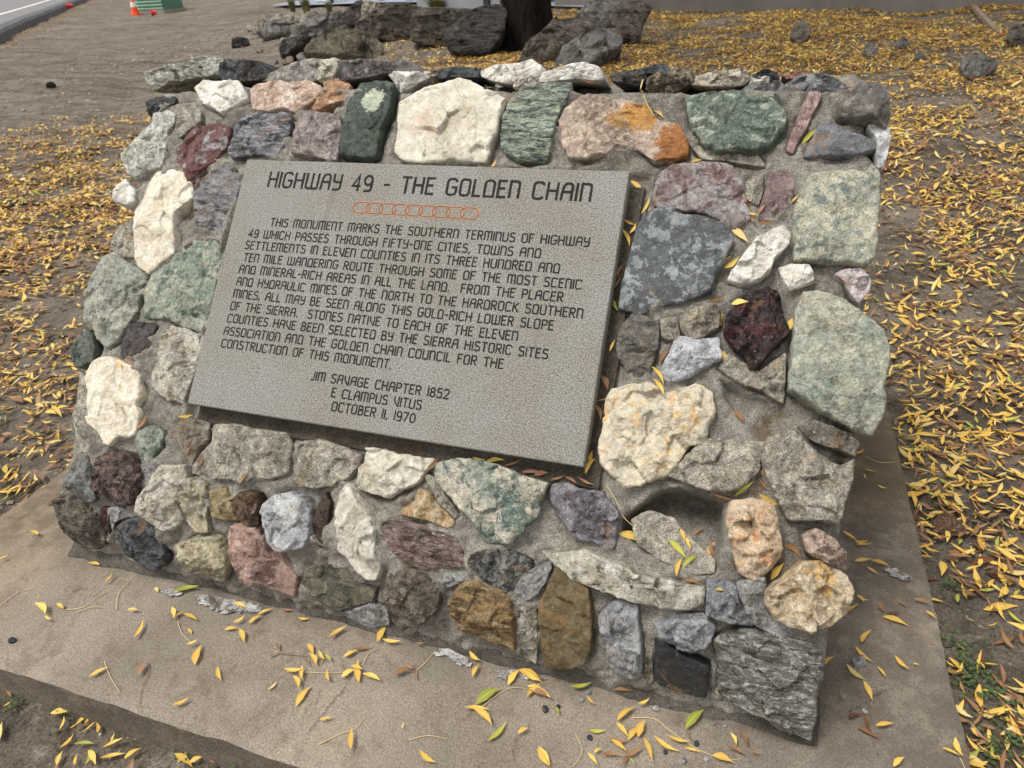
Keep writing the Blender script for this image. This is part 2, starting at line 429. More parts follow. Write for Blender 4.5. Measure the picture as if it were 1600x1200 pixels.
# ------------------------------------------------------------------ concrete pad
def pad_mat():
    M = NT('pad_concrete', 0.9, 0.2)
    v = M.mapping('Object')
    col = M.mix(M.ramp(M.noise(v, 1.6, 7, 0.6, 0.4), 0.35, 0.65), lin((153, 140, 124), .95), lin((128, 118, 105), .95))
    col = M.mix(M.ramp(M.noise(v, 5, 10, 0.75, 0.8), 0.48, 0.64, 0, 0.65), col, lin((110, 99, 86)))
    col = M.mix(M.ramp(M.noise(v, 2.4, 8, 0.7, 1.2), 0.6, 0.72, 0, 0.4), col, lin((150, 140, 126)))
    # tan water stain over the left end, olive-brown one over the back right
    sep = M.t.nodes.new('ShaderNodeSeparateXYZ'); M.L(v, sep.inputs[0])
    nz = M.noise(v, 3, 6, 0.65)
    lx = M.math('ADD', sep.outputs[0], M.math('MULTIPLY', nz, 0.6))
    col = M.mix(M.ramp(lx, -0.65, 0.05, 0.55, 0), col, lin((142, 118, 86)))
    rx = M.math('ADD', sep.outputs[1], M.math('MULTIPLY', nz, 0.7))
    rr = M.math('MULTIPLY', M.ramp(rx, 0.75, 1.15), M.ramp(sep.outputs[0], 1.5, 1.75))
    col = M.mix(M.math('MULTIPLY', rr, 0.7), col, lin((98, 78, 48)))
    g = M.noise(v, 190, 6, 0.85)
    col = M.mix(1.0, col, M.grey(M.ramp(g, 0.34, 0.68, 0.58, 1.4)), 'MULTIPLY')
    col = M.mix(M.ramp(M.noise(v, 12, 10, .75, .6), .54, .66, 0, .5), col, lin((92, 83, 72)))
    # soil and damp washed against the foot of the wall
    wy = M.math('ADD', sep.outputs[1], M.math('MULTIPLY', M.noise(v, 6, 8, .7), .22))
    col = M.mix(M.math('MULTIPLY', M.ramp(wy, -.22, -.08, 0, .6), M.ramp(M.noise(v, 9, 6, .7), .36, .56)), col, lin((84, 75, 64)))
    s = M.voro(v, 95, 'F1')
    col = M.mix(M.math('MULTIPLY', M.ramp(s, 0.07, 0.17, 1, 0), M.ramp(M.noise(v, 40, 2), 0.53, 0.57)), col, lin((54, 48, 40)))
    s3 = M.voro(M.mapping('Object', (7, 3, 1)), 80, 'F1')
    col = M.mix(M.math('MULTIPLY', M.ramp(s3, 0.06, 0.14, .8, 0), M.ramp(M.noise(M.mapping('Object', (5, 5, 5)), 30, 2), 0.55, 0.6)), col, lin((176, 166, 150)))
    M.color(col)
    M.bump([(M.noise(v, 30, 8, 0.7), 0.3, 0.01), (g, 0.7, 0.003)])
    return M.m
PADM = pad_mat()
pad = empty('concrete_pad', (0.5 * W, 0.3 * W, -0.1))
tag(pad, 'weathered brown grey concrete pad under the stone monument, strewn with yellow leaves', 'concrete pad')
def build_pad():
    # rounded, slightly worn rim; grid top
    nx, ny = 150, 110
    xs = np.linspace(PADX0, PADX1, nx); ys = np.linspace(PADY0, PADY1, ny)
    X, Y = np.meshgrid(xs, ys, indexing='ij')
    ed = np.minimum(np.minimum(X - PADX0, PADX1 - X), np.minimum(Y - PADY0, PADY1 - Y))
    Z = (fbm(X, Y, 2.5, 4, 5) - .5) * .006 - np.where(ed < 1e-6, .004 + .006 * fbm(X, Y, 30, 3, 9), 0) - .004 * np.clip(1 - ed / .03, 0, 1) * (fbm(X, Y, 20, 3, 8) > .5)
    ox = np.where(ed < 1e-6, (fbm(X, Y, 9, 4, 21) - .5) * .008, 0)
    V = np.stack([X + ox, Y + ox, Z], -1)
    verts = V.reshape(-1, 3).tolist()
    idx = np.arange(nx * ny).reshape(nx, ny)
    faces = np.stack([idx[:-1, :-1], idx[1:, :-1], idx[1:, 1:], idx[:-1, 1:]], -1).reshape(-1, 4).tolist()
    rim = list(idx[:, 0]) + list(idx[-1, 1:]) + list(idx[-2::-1, -1]) + list(idx[0, -2:0:-1])
    b0 = len(verts)
    for lev, (dz, out) in enumerate([(-.045, .004), (-.22, .006)]):
        for r in rim:
            x, y, z = verts[r]
            cx = (x - 0.6) ; sx = 1 if x > PADX1 - .05 else (-1 if x < PADX0 + .05 else 0); sy = 1 if y > PADY1 - .05 else (-1 if y < PADY0 + .05 else 0)
            verts.append((x + sx * out, y + sy * out + (0.001 * math.sin(x * 9) if lev == 0 else 0), z + dz + .003 * math.sin(x * 31 + y * 17)))
    n = len(rim)
    for k in range(n):
        k2 = (k + 1) % n
        faces.append((rim[k2], rim[k], b0 + k, b0 + k2))
        faces.append((b0 + k2, b0 + k, b0 + n + k, b0 + n + k2))
    o = mesh_obj('slab', verts, faces, [PADM, simple_mat('pad_side_dark', (104, 94, 81), .95, .3, 5, bump=.6, grain=.35)], pad)  # vertical sides get a darker, grainy concrete tone than the top
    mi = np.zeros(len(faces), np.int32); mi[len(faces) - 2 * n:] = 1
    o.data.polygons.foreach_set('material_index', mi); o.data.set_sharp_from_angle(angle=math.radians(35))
build_pad()
def pad_pt(z, x, y, zz=0.004):
    X, Y = px(z, x, y); return hit_plane(X, Y, (0, 0, zz), np.array([0, 0, 1.0]))
def ribbon(name, pts, w, mat, parent, z=0.0022):
    P = [Vector(p) for p in pts]; Q = []
    for i in range(len(P) - 1):
        for k in range(8):
            t = k / 8; q = P[i].lerp(P[i + 1], t); q.x += random.uniform(-.003, .003); q.y += random.uniform(-.003, .003); Q.append(q)
    Q.append(P[-1]); vs = []; fs = []
    for i, q in enumerate(Q):
        t = (Q[min(i + 1, len(Q) - 1)] - Q[max(i - 1, 0)]); n = Vector((-t.y, t.x, 0)).normalized()
        ww = w * random.uniform(.25, 1.0) * min(1, 4 * (i + .4) / len(Q), 4 * (len(Q) - i - .6) / len(Q))
        vs += [(q + n * ww), (q - n * ww)]
        if i: fs.append((2 * i - 2, 2 * i - 1, 2 * i + 1, 2 * i))
    vs = [(v.x, v.y, z + .0035) for v in vs]
    return mesh_obj(name, vs, fs, mat, parent)
CRACKM = simple_mat('crack_dirt', (58, 50, 42), .95)
ribbon('crack', [pad_pt('ZM', *p) for p in [(440, 255), (436, 300), (470, 362), (425, 425), (370, 480), (330, 545), (270, 610), (228, 690)]], .0014, CRACKM, pad)
ribbon('crack', [pad_pt('ZM', *p) for p in [(1380, 545), (1360, 610), (1300, 650), (1285, 720), (1290, 800)]], .0010, CRACKM, pad)
ribbon('crack', [pad_pt('B1', *p) for p in [(1300, 1010), (1360, 960), (1420, 930), (1490, 880), (1560, 860)]], .0009, CRACKM, pad)
ribbon('crack', [pad_pt('B2', *p) for p in [(1010, 740), (960, 800), (900, 860), (820, 930)]], .0008, CRACKM, pad)
LIMEM = rock_mat('lime_crust', (196, 194, 188), (168, 164, 156), (120, 112, 100), 'patch', .35, 4, .9, .5)
def stain(z, poly, name='lime_crust', mat=None, zz=.0055):
    P = [pad_pt(z, *p, zz) for p in poly]; pts = []
    for i in range(len(P)):
        a, b = P[i], P[(i + 1) % len(P)]
        for k in range(7):
            q = a + (b - a) * k / 7; pts.append((q[0] + random.uniform(-.008, .008), q[1] + random.uniform(-.006, .006), zz + random.uniform(0, .0004)))
    mesh_obj(name, pts, [tuple(range(len(pts)))], mat or LIMEM, pad, smooth=False)
stain('B2', [(815, 482), (870, 480), (960, 498), (1080, 518), (1112, 545), (1000, 548), (930, 556), (880, 532), (840, 512)])
stain('B2', [(672, 462), (740, 450), (770, 470), (720, 485)])
stain('ZM', [(890, 215), (960, 208), (1000, 245), (1070, 265), (1060, 292), (1010, 282), (960, 248), (900, 236)])
stain('ZM', [(1200, 308), (1300, 318), (1290, 345), (1215, 358)])
stain('ZM', [(1310, 330), (1400, 333), (1440, 358), (1350, 352)])
stain('B1', [(1480, 372), (1560, 365), (1625, 420), (1560, 410)])

# ------------------------------------------------------------------ monument profile (plane of the plaque face = F)
CS, SN = math.cos(SLOPE), math.sin(SLOPE)
F0 = np.array([0, 0, ZP])                       # lower-left corner of the plaque face
EX = np.array([1.0, 0, 0]); EU = np.array([0, CS, SN]); EN = np.array([0, -SN, CS])
MOFF = -0.050                                   # mortar surface below the plaque's face
XL, XR = -0.385 * W, 1.492 * W
VTOP = 0.865 * W
def slope_pt(v, off=0.0): return F0 + EU * v + EN * off
# outline in (y, z): pad level -> upright base -> slope -> top -> back
A_ = slope_pt(-0.20 * W, MOFF)[1:]; YB = -0.205 * W + 0.035
C_ = np.array([YB - .015, 0.02]); B_ = np.array([YB + .002, ZP - 0.235 * W - .03])
def profile_front():
    pts = []
    pts.append(np.array([YB - .02, -0.03]))
    for t in np.linspace(0, 1, 52): pts.append((1 - t) ** 2 * C_ + 2 * t * (1 - t) * B_ + t * t * A_)
    T = slope_pt(VTOP, MOFF)[1:]
    n = int(np.linalg.norm(T - A_) / .0068)
    for t in np.linspace(0, 1, n)[1:]: pts.append(A_ + (T - A_) * t)
    return np.array(pts)
PF = profile_front()
PN = np.gradient(PF, axis=0); PN = np.stack([-PN[:, 1], PN[:, 0]], 1); PN /= np.linalg.norm(PN, axis=1)[:, None]
SL = np.concatenate([[0], np.cumsum(np.linalg.norm(np.diff(PF, axis=0), axis=1))])
TOPZ = PF[-1, 1]; TOPY = PF[-1, 0]; BACKY = TOPY + 0.42
def hit_profile(x, y, off=0.0):
    """first hit of the photo ray with the monument's front surface: (point, profile index)"""
    d = ray(x, y); best = None
    P = PF + PN * off
    for i in range(len(P) - 1):
        a, b = P[i], P[i + 1]
        # 2D: CAM_yz + t d_yz = a + s (b-a)
        m = np.array([[d[1], -(b - a)[0]], [d[2], -(b - a)[1]]])
        det = m[0, 0] * m[1, 1] - m[0, 1] * m[1, 0]
        if abs(det) < 1e-9: continue
        rhs = a - CAM[1:]
        t = (rhs[0] * m[1, 1] - m[0, 1] * rhs[1]) / det; s = (m[0, 0] * rhs[1] - m[1, 0] * rhs[0]) / det
        if -1e-6 <= s <= 1 + 1e-6 and t > 0 and (best is None or t < best[0]): best = (t, i, s)
    if best is None: return None, None
    return CAM + d * best[0], best[1]

mon = empty('stone_monument', (0.55 * W, 0.0, 0.0))
tag(mon, 'sloped roadside monument of mixed colourful stones set in grey mortar, carrying an engraved granite plaque', 'monument')

# ------------------------------------------------------------------ the stones (outlines traced, then given their own depth and facets)
# (label, zone, outline, material args, face height above mortar in m)
QZ = dict(c1=(230, 218, 194), c2=(212, 196, 164), c3=(178, 150, 104), amt=.12, fine=.22, rough=.62, bump=.35)
WH = dict(c1=(234, 228, 214), c2=(214, 204, 186), c3=(170, 152, 122), amt=.12, fine=.22, bump=.5)
def mt(c1, c2, c3=None, pat='cloud', amt=.3, **k): return dict(c1=c1, c2=c2, c3=c3, pat=pat, amt=amt, **k)
GREEN = mt((128, 136, 116), (168, 170, 146), (84, 100, 90), amt=.35)
MORTARY = mt((172, 162, 142), (146, 136, 116), (112, 98, 74), amt=.2, fine=.55)
ST = [
('pale green capping stone with a white top edge', 'Z3', [(532,97),(620,75),(730,58),(770,35),(850,35),(895,62),(885,105),(800,115),(720,130),(640,140),(580,170),(545,130)], mt((150,150,132),(196,190,172),(84,92,78),'band',.4), .03, 'T'),
('black capping stone', 'Z3', [(880,65),(920,48),(1060,55),(1085,85),(1110,120),(1060,130),(980,138),(900,138),(880,105)], mt((52,51,54),(72,70,72),(140,136,134),'cloud',.2), .03, 'T'),
('small white angular stone in the top left corner', 'Z3', [(752,162),(800,135),(880,140),(960,130),(1005,195),(1000,215),(940,250),(880,288),(840,260),(800,245),(780,215)], WH, .035, 'F'),
('small black stone at the upper left edge', 'Z3', [(533,238),(575,210),(660,205),(665,240),(600,265),(550,298),(538,270)], mt((58,56,58),(80,78,80)), .03, 'F'),
('rough greenish white stone at the upper left edge', 'Z3', [(560,285),(620,270),(660,285),(655,340),(630,370),(625,470),(610,530),(540,550),(480,590),(440,570),(420,510),(425,470),(470,430),(510,370),(555,320)], mt((184,182,164),(206,200,184),(108,112,98),amt=.32,fine=.45), .04, 'F'),
('maroon stone with lilac flecks', 'Z3', [(665,460),(720,400),(780,345),(870,335),(930,355),(910,450),(850,520),(800,560),(750,620),(730,615),(700,550),(670,500)], mt((104,62,58),(120,78,74),(160,140,142),'patch',.3), .035, 'F'),
('purple grey stone above the plaque corner', 'Z3', [(990,310),(1060,285),(1200,285),(1218,310),(1200,380),(1165,440),(1140,485),(1050,480),(990,485),(930,500),(915,460),(950,400)], mt((122,116,124),(156,150,156),(70,66,72),'band',.4), .045, 'F'),
('long cream quartz stone', 'Z3', [(570,560),(640,545),(700,560),(740,620),(755,680),(700,730),(665,760),(665,880),(650,940),(580,990),(530,1035),(480,1000),(470,960),(475,830),(475,740),(510,690),(530,620)], QZ, .05, 'F'),
('grey banded slate left of the plaque', 'Z3', [(770,600),(840,560),(920,505),(950,560),(985,610),(960,680),(930,770),(905,870),(850,855),(750,835),(755,740)], mt((128,124,122),(150,144,144),(88,80,82),'band',.3), .03, 'F'),
('small white stone on the left edge', 'Z3', [(390,625),(430,590),(450,620),(480,650),(470,700),(430,715),(380,705),(372,665)], WH, .03, 'F'),
('large grey green stone on the left edge', 'P', [(160,400),(178,393),(197,408),(217,420),(230,433),(222,455),(212,475),(207,492),(192,510),(180,530),(163,541),(147,530),(146,510),(130,500),(127,465),(140,440)], mt((146,148,132),(172,168,146),(92,106,92),amt=.35), .045, 'F'),
('dark green stone on the left edge', 'Z4', [(165,180),(210,120),(250,95),(270,140),(270,235),(200,270),(175,235)], mt((82,90,80),(110,116,102),(60,68,60)), .035, 'F'),
('broad green stone touching the plaque', 'Z3', [(660,945),(760,875),(850,868),(895,880),(890,990),(860,1080),(825,1272),(777,1314),(723,1299),(630,1251),(510,1242),(520,1130),(560,1050),(640,980)], mt((136,146,124),(170,170,146),(92,110,96),amt=.38,fine=.42), .04, 'F'),
('small brown black stone', 'Z4', [(400,150),(440,80),(490,65),(555,80),(540,130),(545,170),(525,215),(430,228),(392,220),(390,180)], mt((68,60,58),(84,76,74),(140,132,128),'cloud',.1), .03, 'F'),
('rough cream stone beside the plaque corner', 'Z4', [(575,110),(610,80),(700,100),(760,130),(745,200),(740,260),(710,330),(690,400),(665,430),(600,415),(560,385),(525,355),(525,290),(560,240),(560,190)], mt((188,180,160),(166,156,136),(120,104,80),amt=.25,fine=.45), .045, 'F'),
('large white quartz stone on the left edge', 'Z4', [(300,220),(345,215),(400,245),(475,270),(475,340),(485,400),(470,440),(485,480),(460,570),(420,585),(390,575),(350,620),(320,610),(295,560),(245,510),(235,430),(245,380),(232,300),(255,250)], QZ, .05, 'F'),
('small pointed green stone', 'Z4', [(490,540),(550,525),(580,560),(570,620),(520,690),(485,705),(465,640),(460,590)], mt((132,142,120),(154,158,138),(100,112,96)), .03, 'F'),
('round reddish lava stone', 'Z4', [(300,660),(360,640),(430,650),(460,700),(470,760),(455,830),(440,880),(390,890),(330,870),(270,830),(255,770),(270,720)], mt((112,90,80),(132,108,96),(80,62,56),'speck',.5,fine=.6,bump=1.0), .055, 'F'),
('rust stained stone below the plaque corner', 'Z4', [(600,540),(650,500),(720,495),(790,515),(780,590),(740,640),(700,720),(670,690),(650,610)], mt((120,108,90),(150,140,124),(112,78,44),amt=.35), .03, 'F'),
('broad stone smeared with mortar under the plaque', 'Z4', [(800,520),(900,520),(1000,545),(1140,560),(1150,640),(1140,740),(1060,770),(1000,760),(930,790),(880,770),(800,770),(740,755),(700,740),(745,650),(790,600)], MORTARY, .045, 'F'),
('mortar smeared stone below the middle of the plaque', 'Z8', [(165,110),(260,95),(370,130),(430,160),(415,220),(380,260),(280,300),(180,300),(150,250),(170,200)], MORTARY, .04, 'F'),
('peaked cream stone', 'Z4', [(560,710),(660,710),(675,760),(650,830),(650,900),(660,950),(620,1000),(560,1000),(510,950),(460,910),(460,870),(510,800)], mt((198,188,168),(178,166,144),(140,122,94),amt=.15), .055, 'F'),
('jagged yellow grey stone', 'Z4', [(690,760),(770,770),(785,840),(775,930),(770,1010),(720,1010),(680,960),(670,890),(645,850),(660,800)], mt((178,164,126),(150,140,120),(200,190,166),amt=.3), .05, 'F'),
('small yellowish stone', 'Z4', [(790,820),(850,800),(880,850),(920,900),(910,955),(850,950),(790,940),(780,880)], mt((158,138,88),(136,118,84),(190,180,160),amt=.25), .045, 'F'),
('glossy dark brown stone', 'Z4', [(880,860),(940,820),(1000,830),(1005,900),(1015,970),(980,990),(930,960),(900,900)], mt((70,50,34),(96,70,44),(46,34,26),rough=.45), .05, 'F'),
('grey slate at the lower left edge', 'Z4', [(135,760),(180,700),(230,660),(255,700),(270,780),(280,860),(240,880),(190,850),(140,800)], mt((130,130,124),(108,106,98),(84,74,64)), .04, 'F'),
('large brown grey stone at the lower left corner', 'Z4', [(70,880),(110,840),(160,830),(230,890),(280,960),(310,1010),(315,1070),(280,1090),(215,1075),(165,1050),(130,1010),(115,950)], mt((110,100,86),(84,78,70),(140,118,84),'band',.35), .05, 'F'),
('narrow dark red stone', 'Z4', [(300,900),(340,920),(355,1000),(345,1040),(310,1000)], mt((74,44,40),(54,38,34)), .02, 'F'),
('dark blue grey stone on the bottom row', 'Z4', [(400,960),(460,945),(520,960),(555,1030),(580,1110),(585,1150),(560,1180),(500,1160),(430,1110),(380,1060),(360,1000)], mt((66,70,76),(86,90,96),(50,50,54),amt=.3,fine=.45), .05, 'F'),
('pale yellow stone on the bottom row', 'Z4', [(640,1060),(720,1040),(810,1050),(860,1120),(870,1190),(840,1240),(790,1220),(700,1160),(650,1120),(620,1090)], mt((182,168,130),(160,148,116),(200,190,160),amt=.3,fine=.45), .055, 'F'),
('pink stone on the bottom row', 'B2', [(945,200),(1040,205),(1090,240),(1110,300),(1180,360),(1225,410),(1215,495),(1170,480),(1100,450),(1010,430),(985,370),(960,300),(940,250)], mt((170,134,118),(152,116,104),(194,164,150),amt=.35), .05, 'F'),
('bluish white angular stone', 'B2', [(1080,110),(1120,70),(1200,50),(1255,85),(1280,130),(1285,220),(1260,285),(1160,305),(1120,270),(1095,200),(1070,140)], mt((190,190,186),(160,161,162),(128,131,136),amt=.3), .06, 'F'),
('narrow dark brown stone', 'Z8', [(285,320),(305,360),(300,480),(300,545),(260,550),(225,490),(240,430),(255,370)], mt((62,46,36),(80,60,46),(46,36,30)), .02, 'F'),
('tall white stone standing on end', 'Z8', [(370,285),(400,310),(440,370),(480,430),(495,480),(490,560),(510,630),(490,690),(450,690),(400,650),(360,590),(325,570),(335,480),(330,400),(345,320)], mt((210,202,184),(190,178,156),(150,132,104),amt=.15,fine=.2,bump=.35), .065, 'F'),
('cream stone under the middle of the plaque', 'Z8', [(455,130),(530,135),(590,155),(650,165),(730,175),(730,190),(690,240),(660,280),(590,310),(540,340),(500,330),(420,300),(425,220),(450,170)], mt((214,204,180),(194,182,156),(230,224,210),amt=.2,fine=.2), .055, 'F'),
('orange yellow triangular stone', 'Z8', [(680,300),(720,320),(760,370),(825,440),(795,470),(720,440),(600,410),(605,385),(660,350)], mt((196,176,136),(178,142,88),(150,102,48),amt=.3), .045, 'F'),
('red brown petrified wood stone', 'Z8', [(510,435),(600,430),(690,460),(830,510),(865,590),(870,630),(800,640),(700,640),(610,600),(540,530),(505,480)], mt((112,86,76),(140,124,114),(92,62,54),'band',.4), .045, 'F'),
('large green and white stone below the plaque', 'Z8', [(740,195),(850,170),(920,180),(1020,205),(1110,245),(1215,280),(1190,350),(1165,420),(1110,490),(1060,530),(960,535),(930,500),(895,440),(840,385),(800,340),(750,290),(730,235)], mt((146,152,132),(196,184,160),(82,102,94),amt=.42,fine=.45), .06, 'F'),
('purple stone below the right plaque corner', 'B1', [(110,15),(180,10),(230,35),(320,45),(345,80),(390,125),(385,200),(370,295),(290,265),(200,240),(175,200),(120,130),(98,60)], mt((118,106,112),(140,130,136),(92,66,70),amt=.35,fine=.5), .05, 'F'),
('speckled grey granite stone', 'Z8', [(880,580),(950,555),(1050,555),(1140,600),(1150,625),(1110,680),(1065,740),(990,730),(930,690),(880,650),(860,610)], mt((118,116,106),(98,96,88),(52,52,50),'speck',.5), .04, 'F'),
('flat olive grey stone on the bottom row', 'Z8', [(200,640),(290,610),(370,640),(420,700),(490,740),(480,780),(400,800),(330,810),(240,770),(190,710)], mt((112,106,84),(92,88,74),(136,128,104)), .03, 'F'),
('rough brown round stone on the bottom row', 'Z8', [(550,660),(640,640),(720,670),(765,740),(760,800),(700,860),(660,890),(590,880),(550,830),(530,740)], mt((100,88,72),(118,106,90),(72,58,44),amt=.4,fine=.5), .04, 'F'),
('layered orange sandstone block', 'Z8', [(830,720),(900,700),(1000,730),(1050,770),(1075,870),(1070,990),(1000,960),(900,930),(840,905),(810,850),(805,770)], mt((150,116,66),(126,98,58),(166,148,124),'band',.35), .06, 'F'),
('tall olive brown stone standing on the pad', 'Z8', [(1250,645),(1310,690),(1380,730),(1405,830),(1395,980),(1370,1040),(1300,1065),(1200,1060),(1180,960),(1175,800),(1210,710)], mt((98,80,46),(112,96,64),(140,130,100),'cloud',.15,fine=.25,bump=.3), .05, 'F'),
('long white wedge stone', 'B1', [(65,300),(150,310),(250,292),(330,335),(400,350),(480,390),(600,420),(690,440),(745,450),(745,520),(680,550),(580,540),(490,520),(400,490),(300,455),(200,425),(120,360)], mt((196,188,168),(170,160,138),(214,210,198),'cloud',.25), .07, 'F'),
('bluish white upright stone', 'B1', [(345,520),(400,500),(465,530),(475,600),(490,700),(485,820),(450,845),(390,830),(345,780),(335,680),(305,570)], mt((160,160,160),(140,138,134),(112,118,126),amt=.3), .05, 'F'),
('grey triangular stone over the black one', 'B1', [(540,600),(620,575),(700,590),(760,595),(795,630),(770,690),(690,735),(610,690),(560,650)], mt((146,148,150),(122,126,130),(176,176,172),amt=.3), .055, 'F'),
('smooth black granite offcut', 'B1', [(540,665),(580,670),(660,725),(770,780),(765,840),(755,910),(660,885),(560,850),(540,820)], mt((42,42,43),(50,50,50),(70,68,64),'speck',.1,fine=.25,bump=.1,rough=.5), .03, 'flat'),
('large striped grey gneiss at the lower right corner', 'B1', [(790,690),(860,670),(940,655),(1050,680),(1150,690),(1240,720),(1245,820),(1225,900),(1215,1000),(1195,1100),(1100,1060),(1000,990),(900,950),(810,900),(800,800)], mt((122,120,110),(92,90,82),(178,174,162),'band',.4,fine=.4), .06, 'F'),
('small blue grey stone on the right', 'B1', [(760,420),(820,415),(880,440),(900,520),(960,590),(950,615),(850,600),(755,565),(755,500)], mt((132,132,134),(108,110,114),(160,158,154),amt=.3), .05, 'F'),
('blocky peach stone', 'B1', [(860,90),(930,75),(1020,85),(1050,130),(1065,220),(1080,290),(1060,340),(1000,400),(960,430),(890,390),(870,310),(845,220),(840,130)], mt((214,186,150),(190,158,120),(200,140,84),amt=.3), .085, 'F'),
('big rounded cream and ochre stone at the lower right corner', 'B1', [(1100,400),(1160,345),(1250,335),(1320,380),(1350,400),(1375,460),(1350,560),(1290,610),(1200,640),(1120,625),(1040,580),(1000,520),(1010,460)], mt((206,186,152),(190,166,128),(222,206,178),'cloud',.3,spots=[(.004,.034,.05,(204,166,104))]), .12, 'F'),
('wrinkled pink brown stone', 'B1', [(1160,230),(1220,200),(1290,240),(1340,300),(1355,380),(1310,370),(1230,335),(1180,300)], mt((176,150,130),(150,122,104),(200,184,168),amt=.3), .10, 'F'),
('salmon pink stone on the top row', 'P', [(388,138),(400,128),(425,125),(452,129),(479,123),(499,131),(497,148),(480,160),(460,175),(445,168),(420,172),(392,168)], mt((208,178,156),(188,152,124),(226,210,192),amt=.3), .035, 'F'),
('orange stone on the top row', 'Z5', [(290,125),(340,115),(390,135),(385,190),(340,215),(280,240),(220,240),(250,190)], mt((188,138,98),(166,116,78),(214,186,158),amt=.32), .035, 'F'),
('pinkish grey pitted block', 'Z5', [(190,255),(260,245),(340,260),(350,320),(345,390),(325,445),(250,440),(145,425),(155,360),(165,300)], mt((164,146,136),(146,128,122),(190,178,170),amt=.3,fine=.5), .05, 'F'),
('dark green block with a white patch', 'Z5', [(430,125),(500,110),(570,130),(565,190),(550,270),(520,340),(500,440),(430,445),(345,430),(345,395),(360,330),(375,250),(400,170)], mt((62,74,64),(80,90,78),(98,110,96),'cloud',.2,spots=[(.015,.052,.036,(196,200,176))]), .05, 'flat'),
('biggest white quartz block above the plaque', 'Z5', [(590,200),(700,140),(770,125),(840,98),(890,115),(960,160),(1045,200),(1015,270),(1000,330),(975,390),(955,455),(850,455),(700,458),(600,440),(570,410),(580,320),(585,260)], mt((216,206,184),(200,188,162),(170,150,112),'vein',.02,fine=.15,rough=.6,bump=.4), .055, 'F'),
('green stone with pale bands', 'Z5', [(1100,160),(1180,130),(1310,125),(1305,170),(1270,240),(1250,320),(1230,400),(1210,445),(1110,460),(1040,430),(1020,400),(1025,290),(1050,220)], mt((166,174,146),(140,150,126),(58,76,76),'band',.5), .045, 'flat'),
('tan stone with an orange rust end', 'R2', [(165,335),(230,300),(330,305),(420,320),(460,370),(520,380),(550,430),(550,480),(440,495),(400,460),(300,475),(180,500),(155,440),(148,380)], mt((200,176,148),(172,146,128),(214,196,170),'cloud',.25,spots=[(.155,-.035,.062,(160,100,44)),(.045,.05,.05,(190,136,66)),(-.02,.02,.03,(186,146,92))]), .045, 'F'),
('green half round stone', 'Z6', [(360,200),(440,185),(600,195),(700,205),(800,200),(840,300),(820,370),(760,430),(680,465),(520,465),(450,430),(390,350),(375,280)], mt((112,124,106),(92,106,92),(168,176,156),amt=.36,fine=.5), .055, 'F'),
('slender pink bar stone', 'Z6', [(945,180),(1000,185),(1000,215),(960,290),(930,370),(885,430),(870,475),(835,455),(860,380),(895,290)], mt((172,140,130),(152,120,112),(196,176,164),amt=.25), .03, 'F'),
('dark brown grey corner stone', 'Z6', [(1130,200),(1180,150),(1280,150),(1310,190),(1325,300),(1310,345),(1240,310),(1150,310),(1090,300),(1080,270),(1110,230)], mt((122,115,104),(96,90,83),(148,140,124),amt=.3,fine=.4,bump=.4), .06, 'flat'),
('blue grey wedge stone', 'Z6', [(985,350),(1040,330),(1090,365),(1190,390),(1260,415),(1255,450),(1150,480),(1040,490),(915,500),(920,470),(960,400)], mt((112,114,120),(126,128,132),(74,74,78),'cloud',.1,fine=.3), .035, 'flat'),
('white corner stone on the right edge', 'Z6', [(1220,340),(1260,325),(1320,350),(1330,400),(1320,450),(1310,500),(1290,540),(1265,540),(1260,440),(1250,390)], mt((216,214,208),(190,188,184),(230,228,224)), .03, 'F'),
('pink grey stone with white streaks', 'Z6', [(240,570),(300,530),(470,515),(580,530),(640,610),(640,680),(670,780),(600,830),(540,800),(460,760),(350,745),(280,730),(215,720),(215,640)], mt((140,118,112),(166,158,154),(108,76,70),amt=.36), .03, 'F'),
('small mauve stone', 'Z6', [(755,570),(810,560),(870,575),(875,650),(860,720),(800,790),(710,790),(715,720),(740,640)], mt((130,104,100),(146,122,116),(104,82,82),amt=.3,fine=.4), .035, 'F'),
('large cream and green square stone', 'Z6', [(940,580),(1060,560),(1220,560),(1240,515),(1280,570),(1275,700),(1265,850),(1250,970),(1200,1000),(1100,985),(980,975),(875,975),(870,880),(865,760),(900,660)], mt((184,178,148),(160,160,138),(116,128,120),amt=.38,fine=.42), .055, 'flat'),
('large dark slate with pale lichen', 'Z6', [(250,725),(300,730),(330,765),(430,770),(530,800),(585,860),(580,900),(540,980),(500,1050),(480,1120),(400,1160),(250,1190),(150,1230),(50,1195),(60,1100),(100,960),(130,830),(180,770)], mt((92,99,98),(82,88,87),(140,147,146),'patch',.36,fine=.3,sc=2.2,bump=.4), .045, 'flat'),
('tilted white stone on the right', 'Z6', [(760,830),(830,800),(865,850),(850,900),(790,960),(760,1020),(690,1080),(640,1085),(560,1065),(580,1020),(640,950),(700,870)], WH, .055, 'F'),
('tiny white stone on the right', 'Z6', [(800,1010),(850,995),(950,1000),(970,1070),(900,1100),(850,1120),(825,1080)], WH, .04, 'F'),
('rose quartz stone on the right edge', 'Z6', [(1065,1040),(1110,1015),(1190,1020),(1235,1070),(1230,1120),(1180,1175),(1140,1140),(1110,1080)], mt((200,174,174),(214,194,192),(176,150,152)), .04, 'F'),
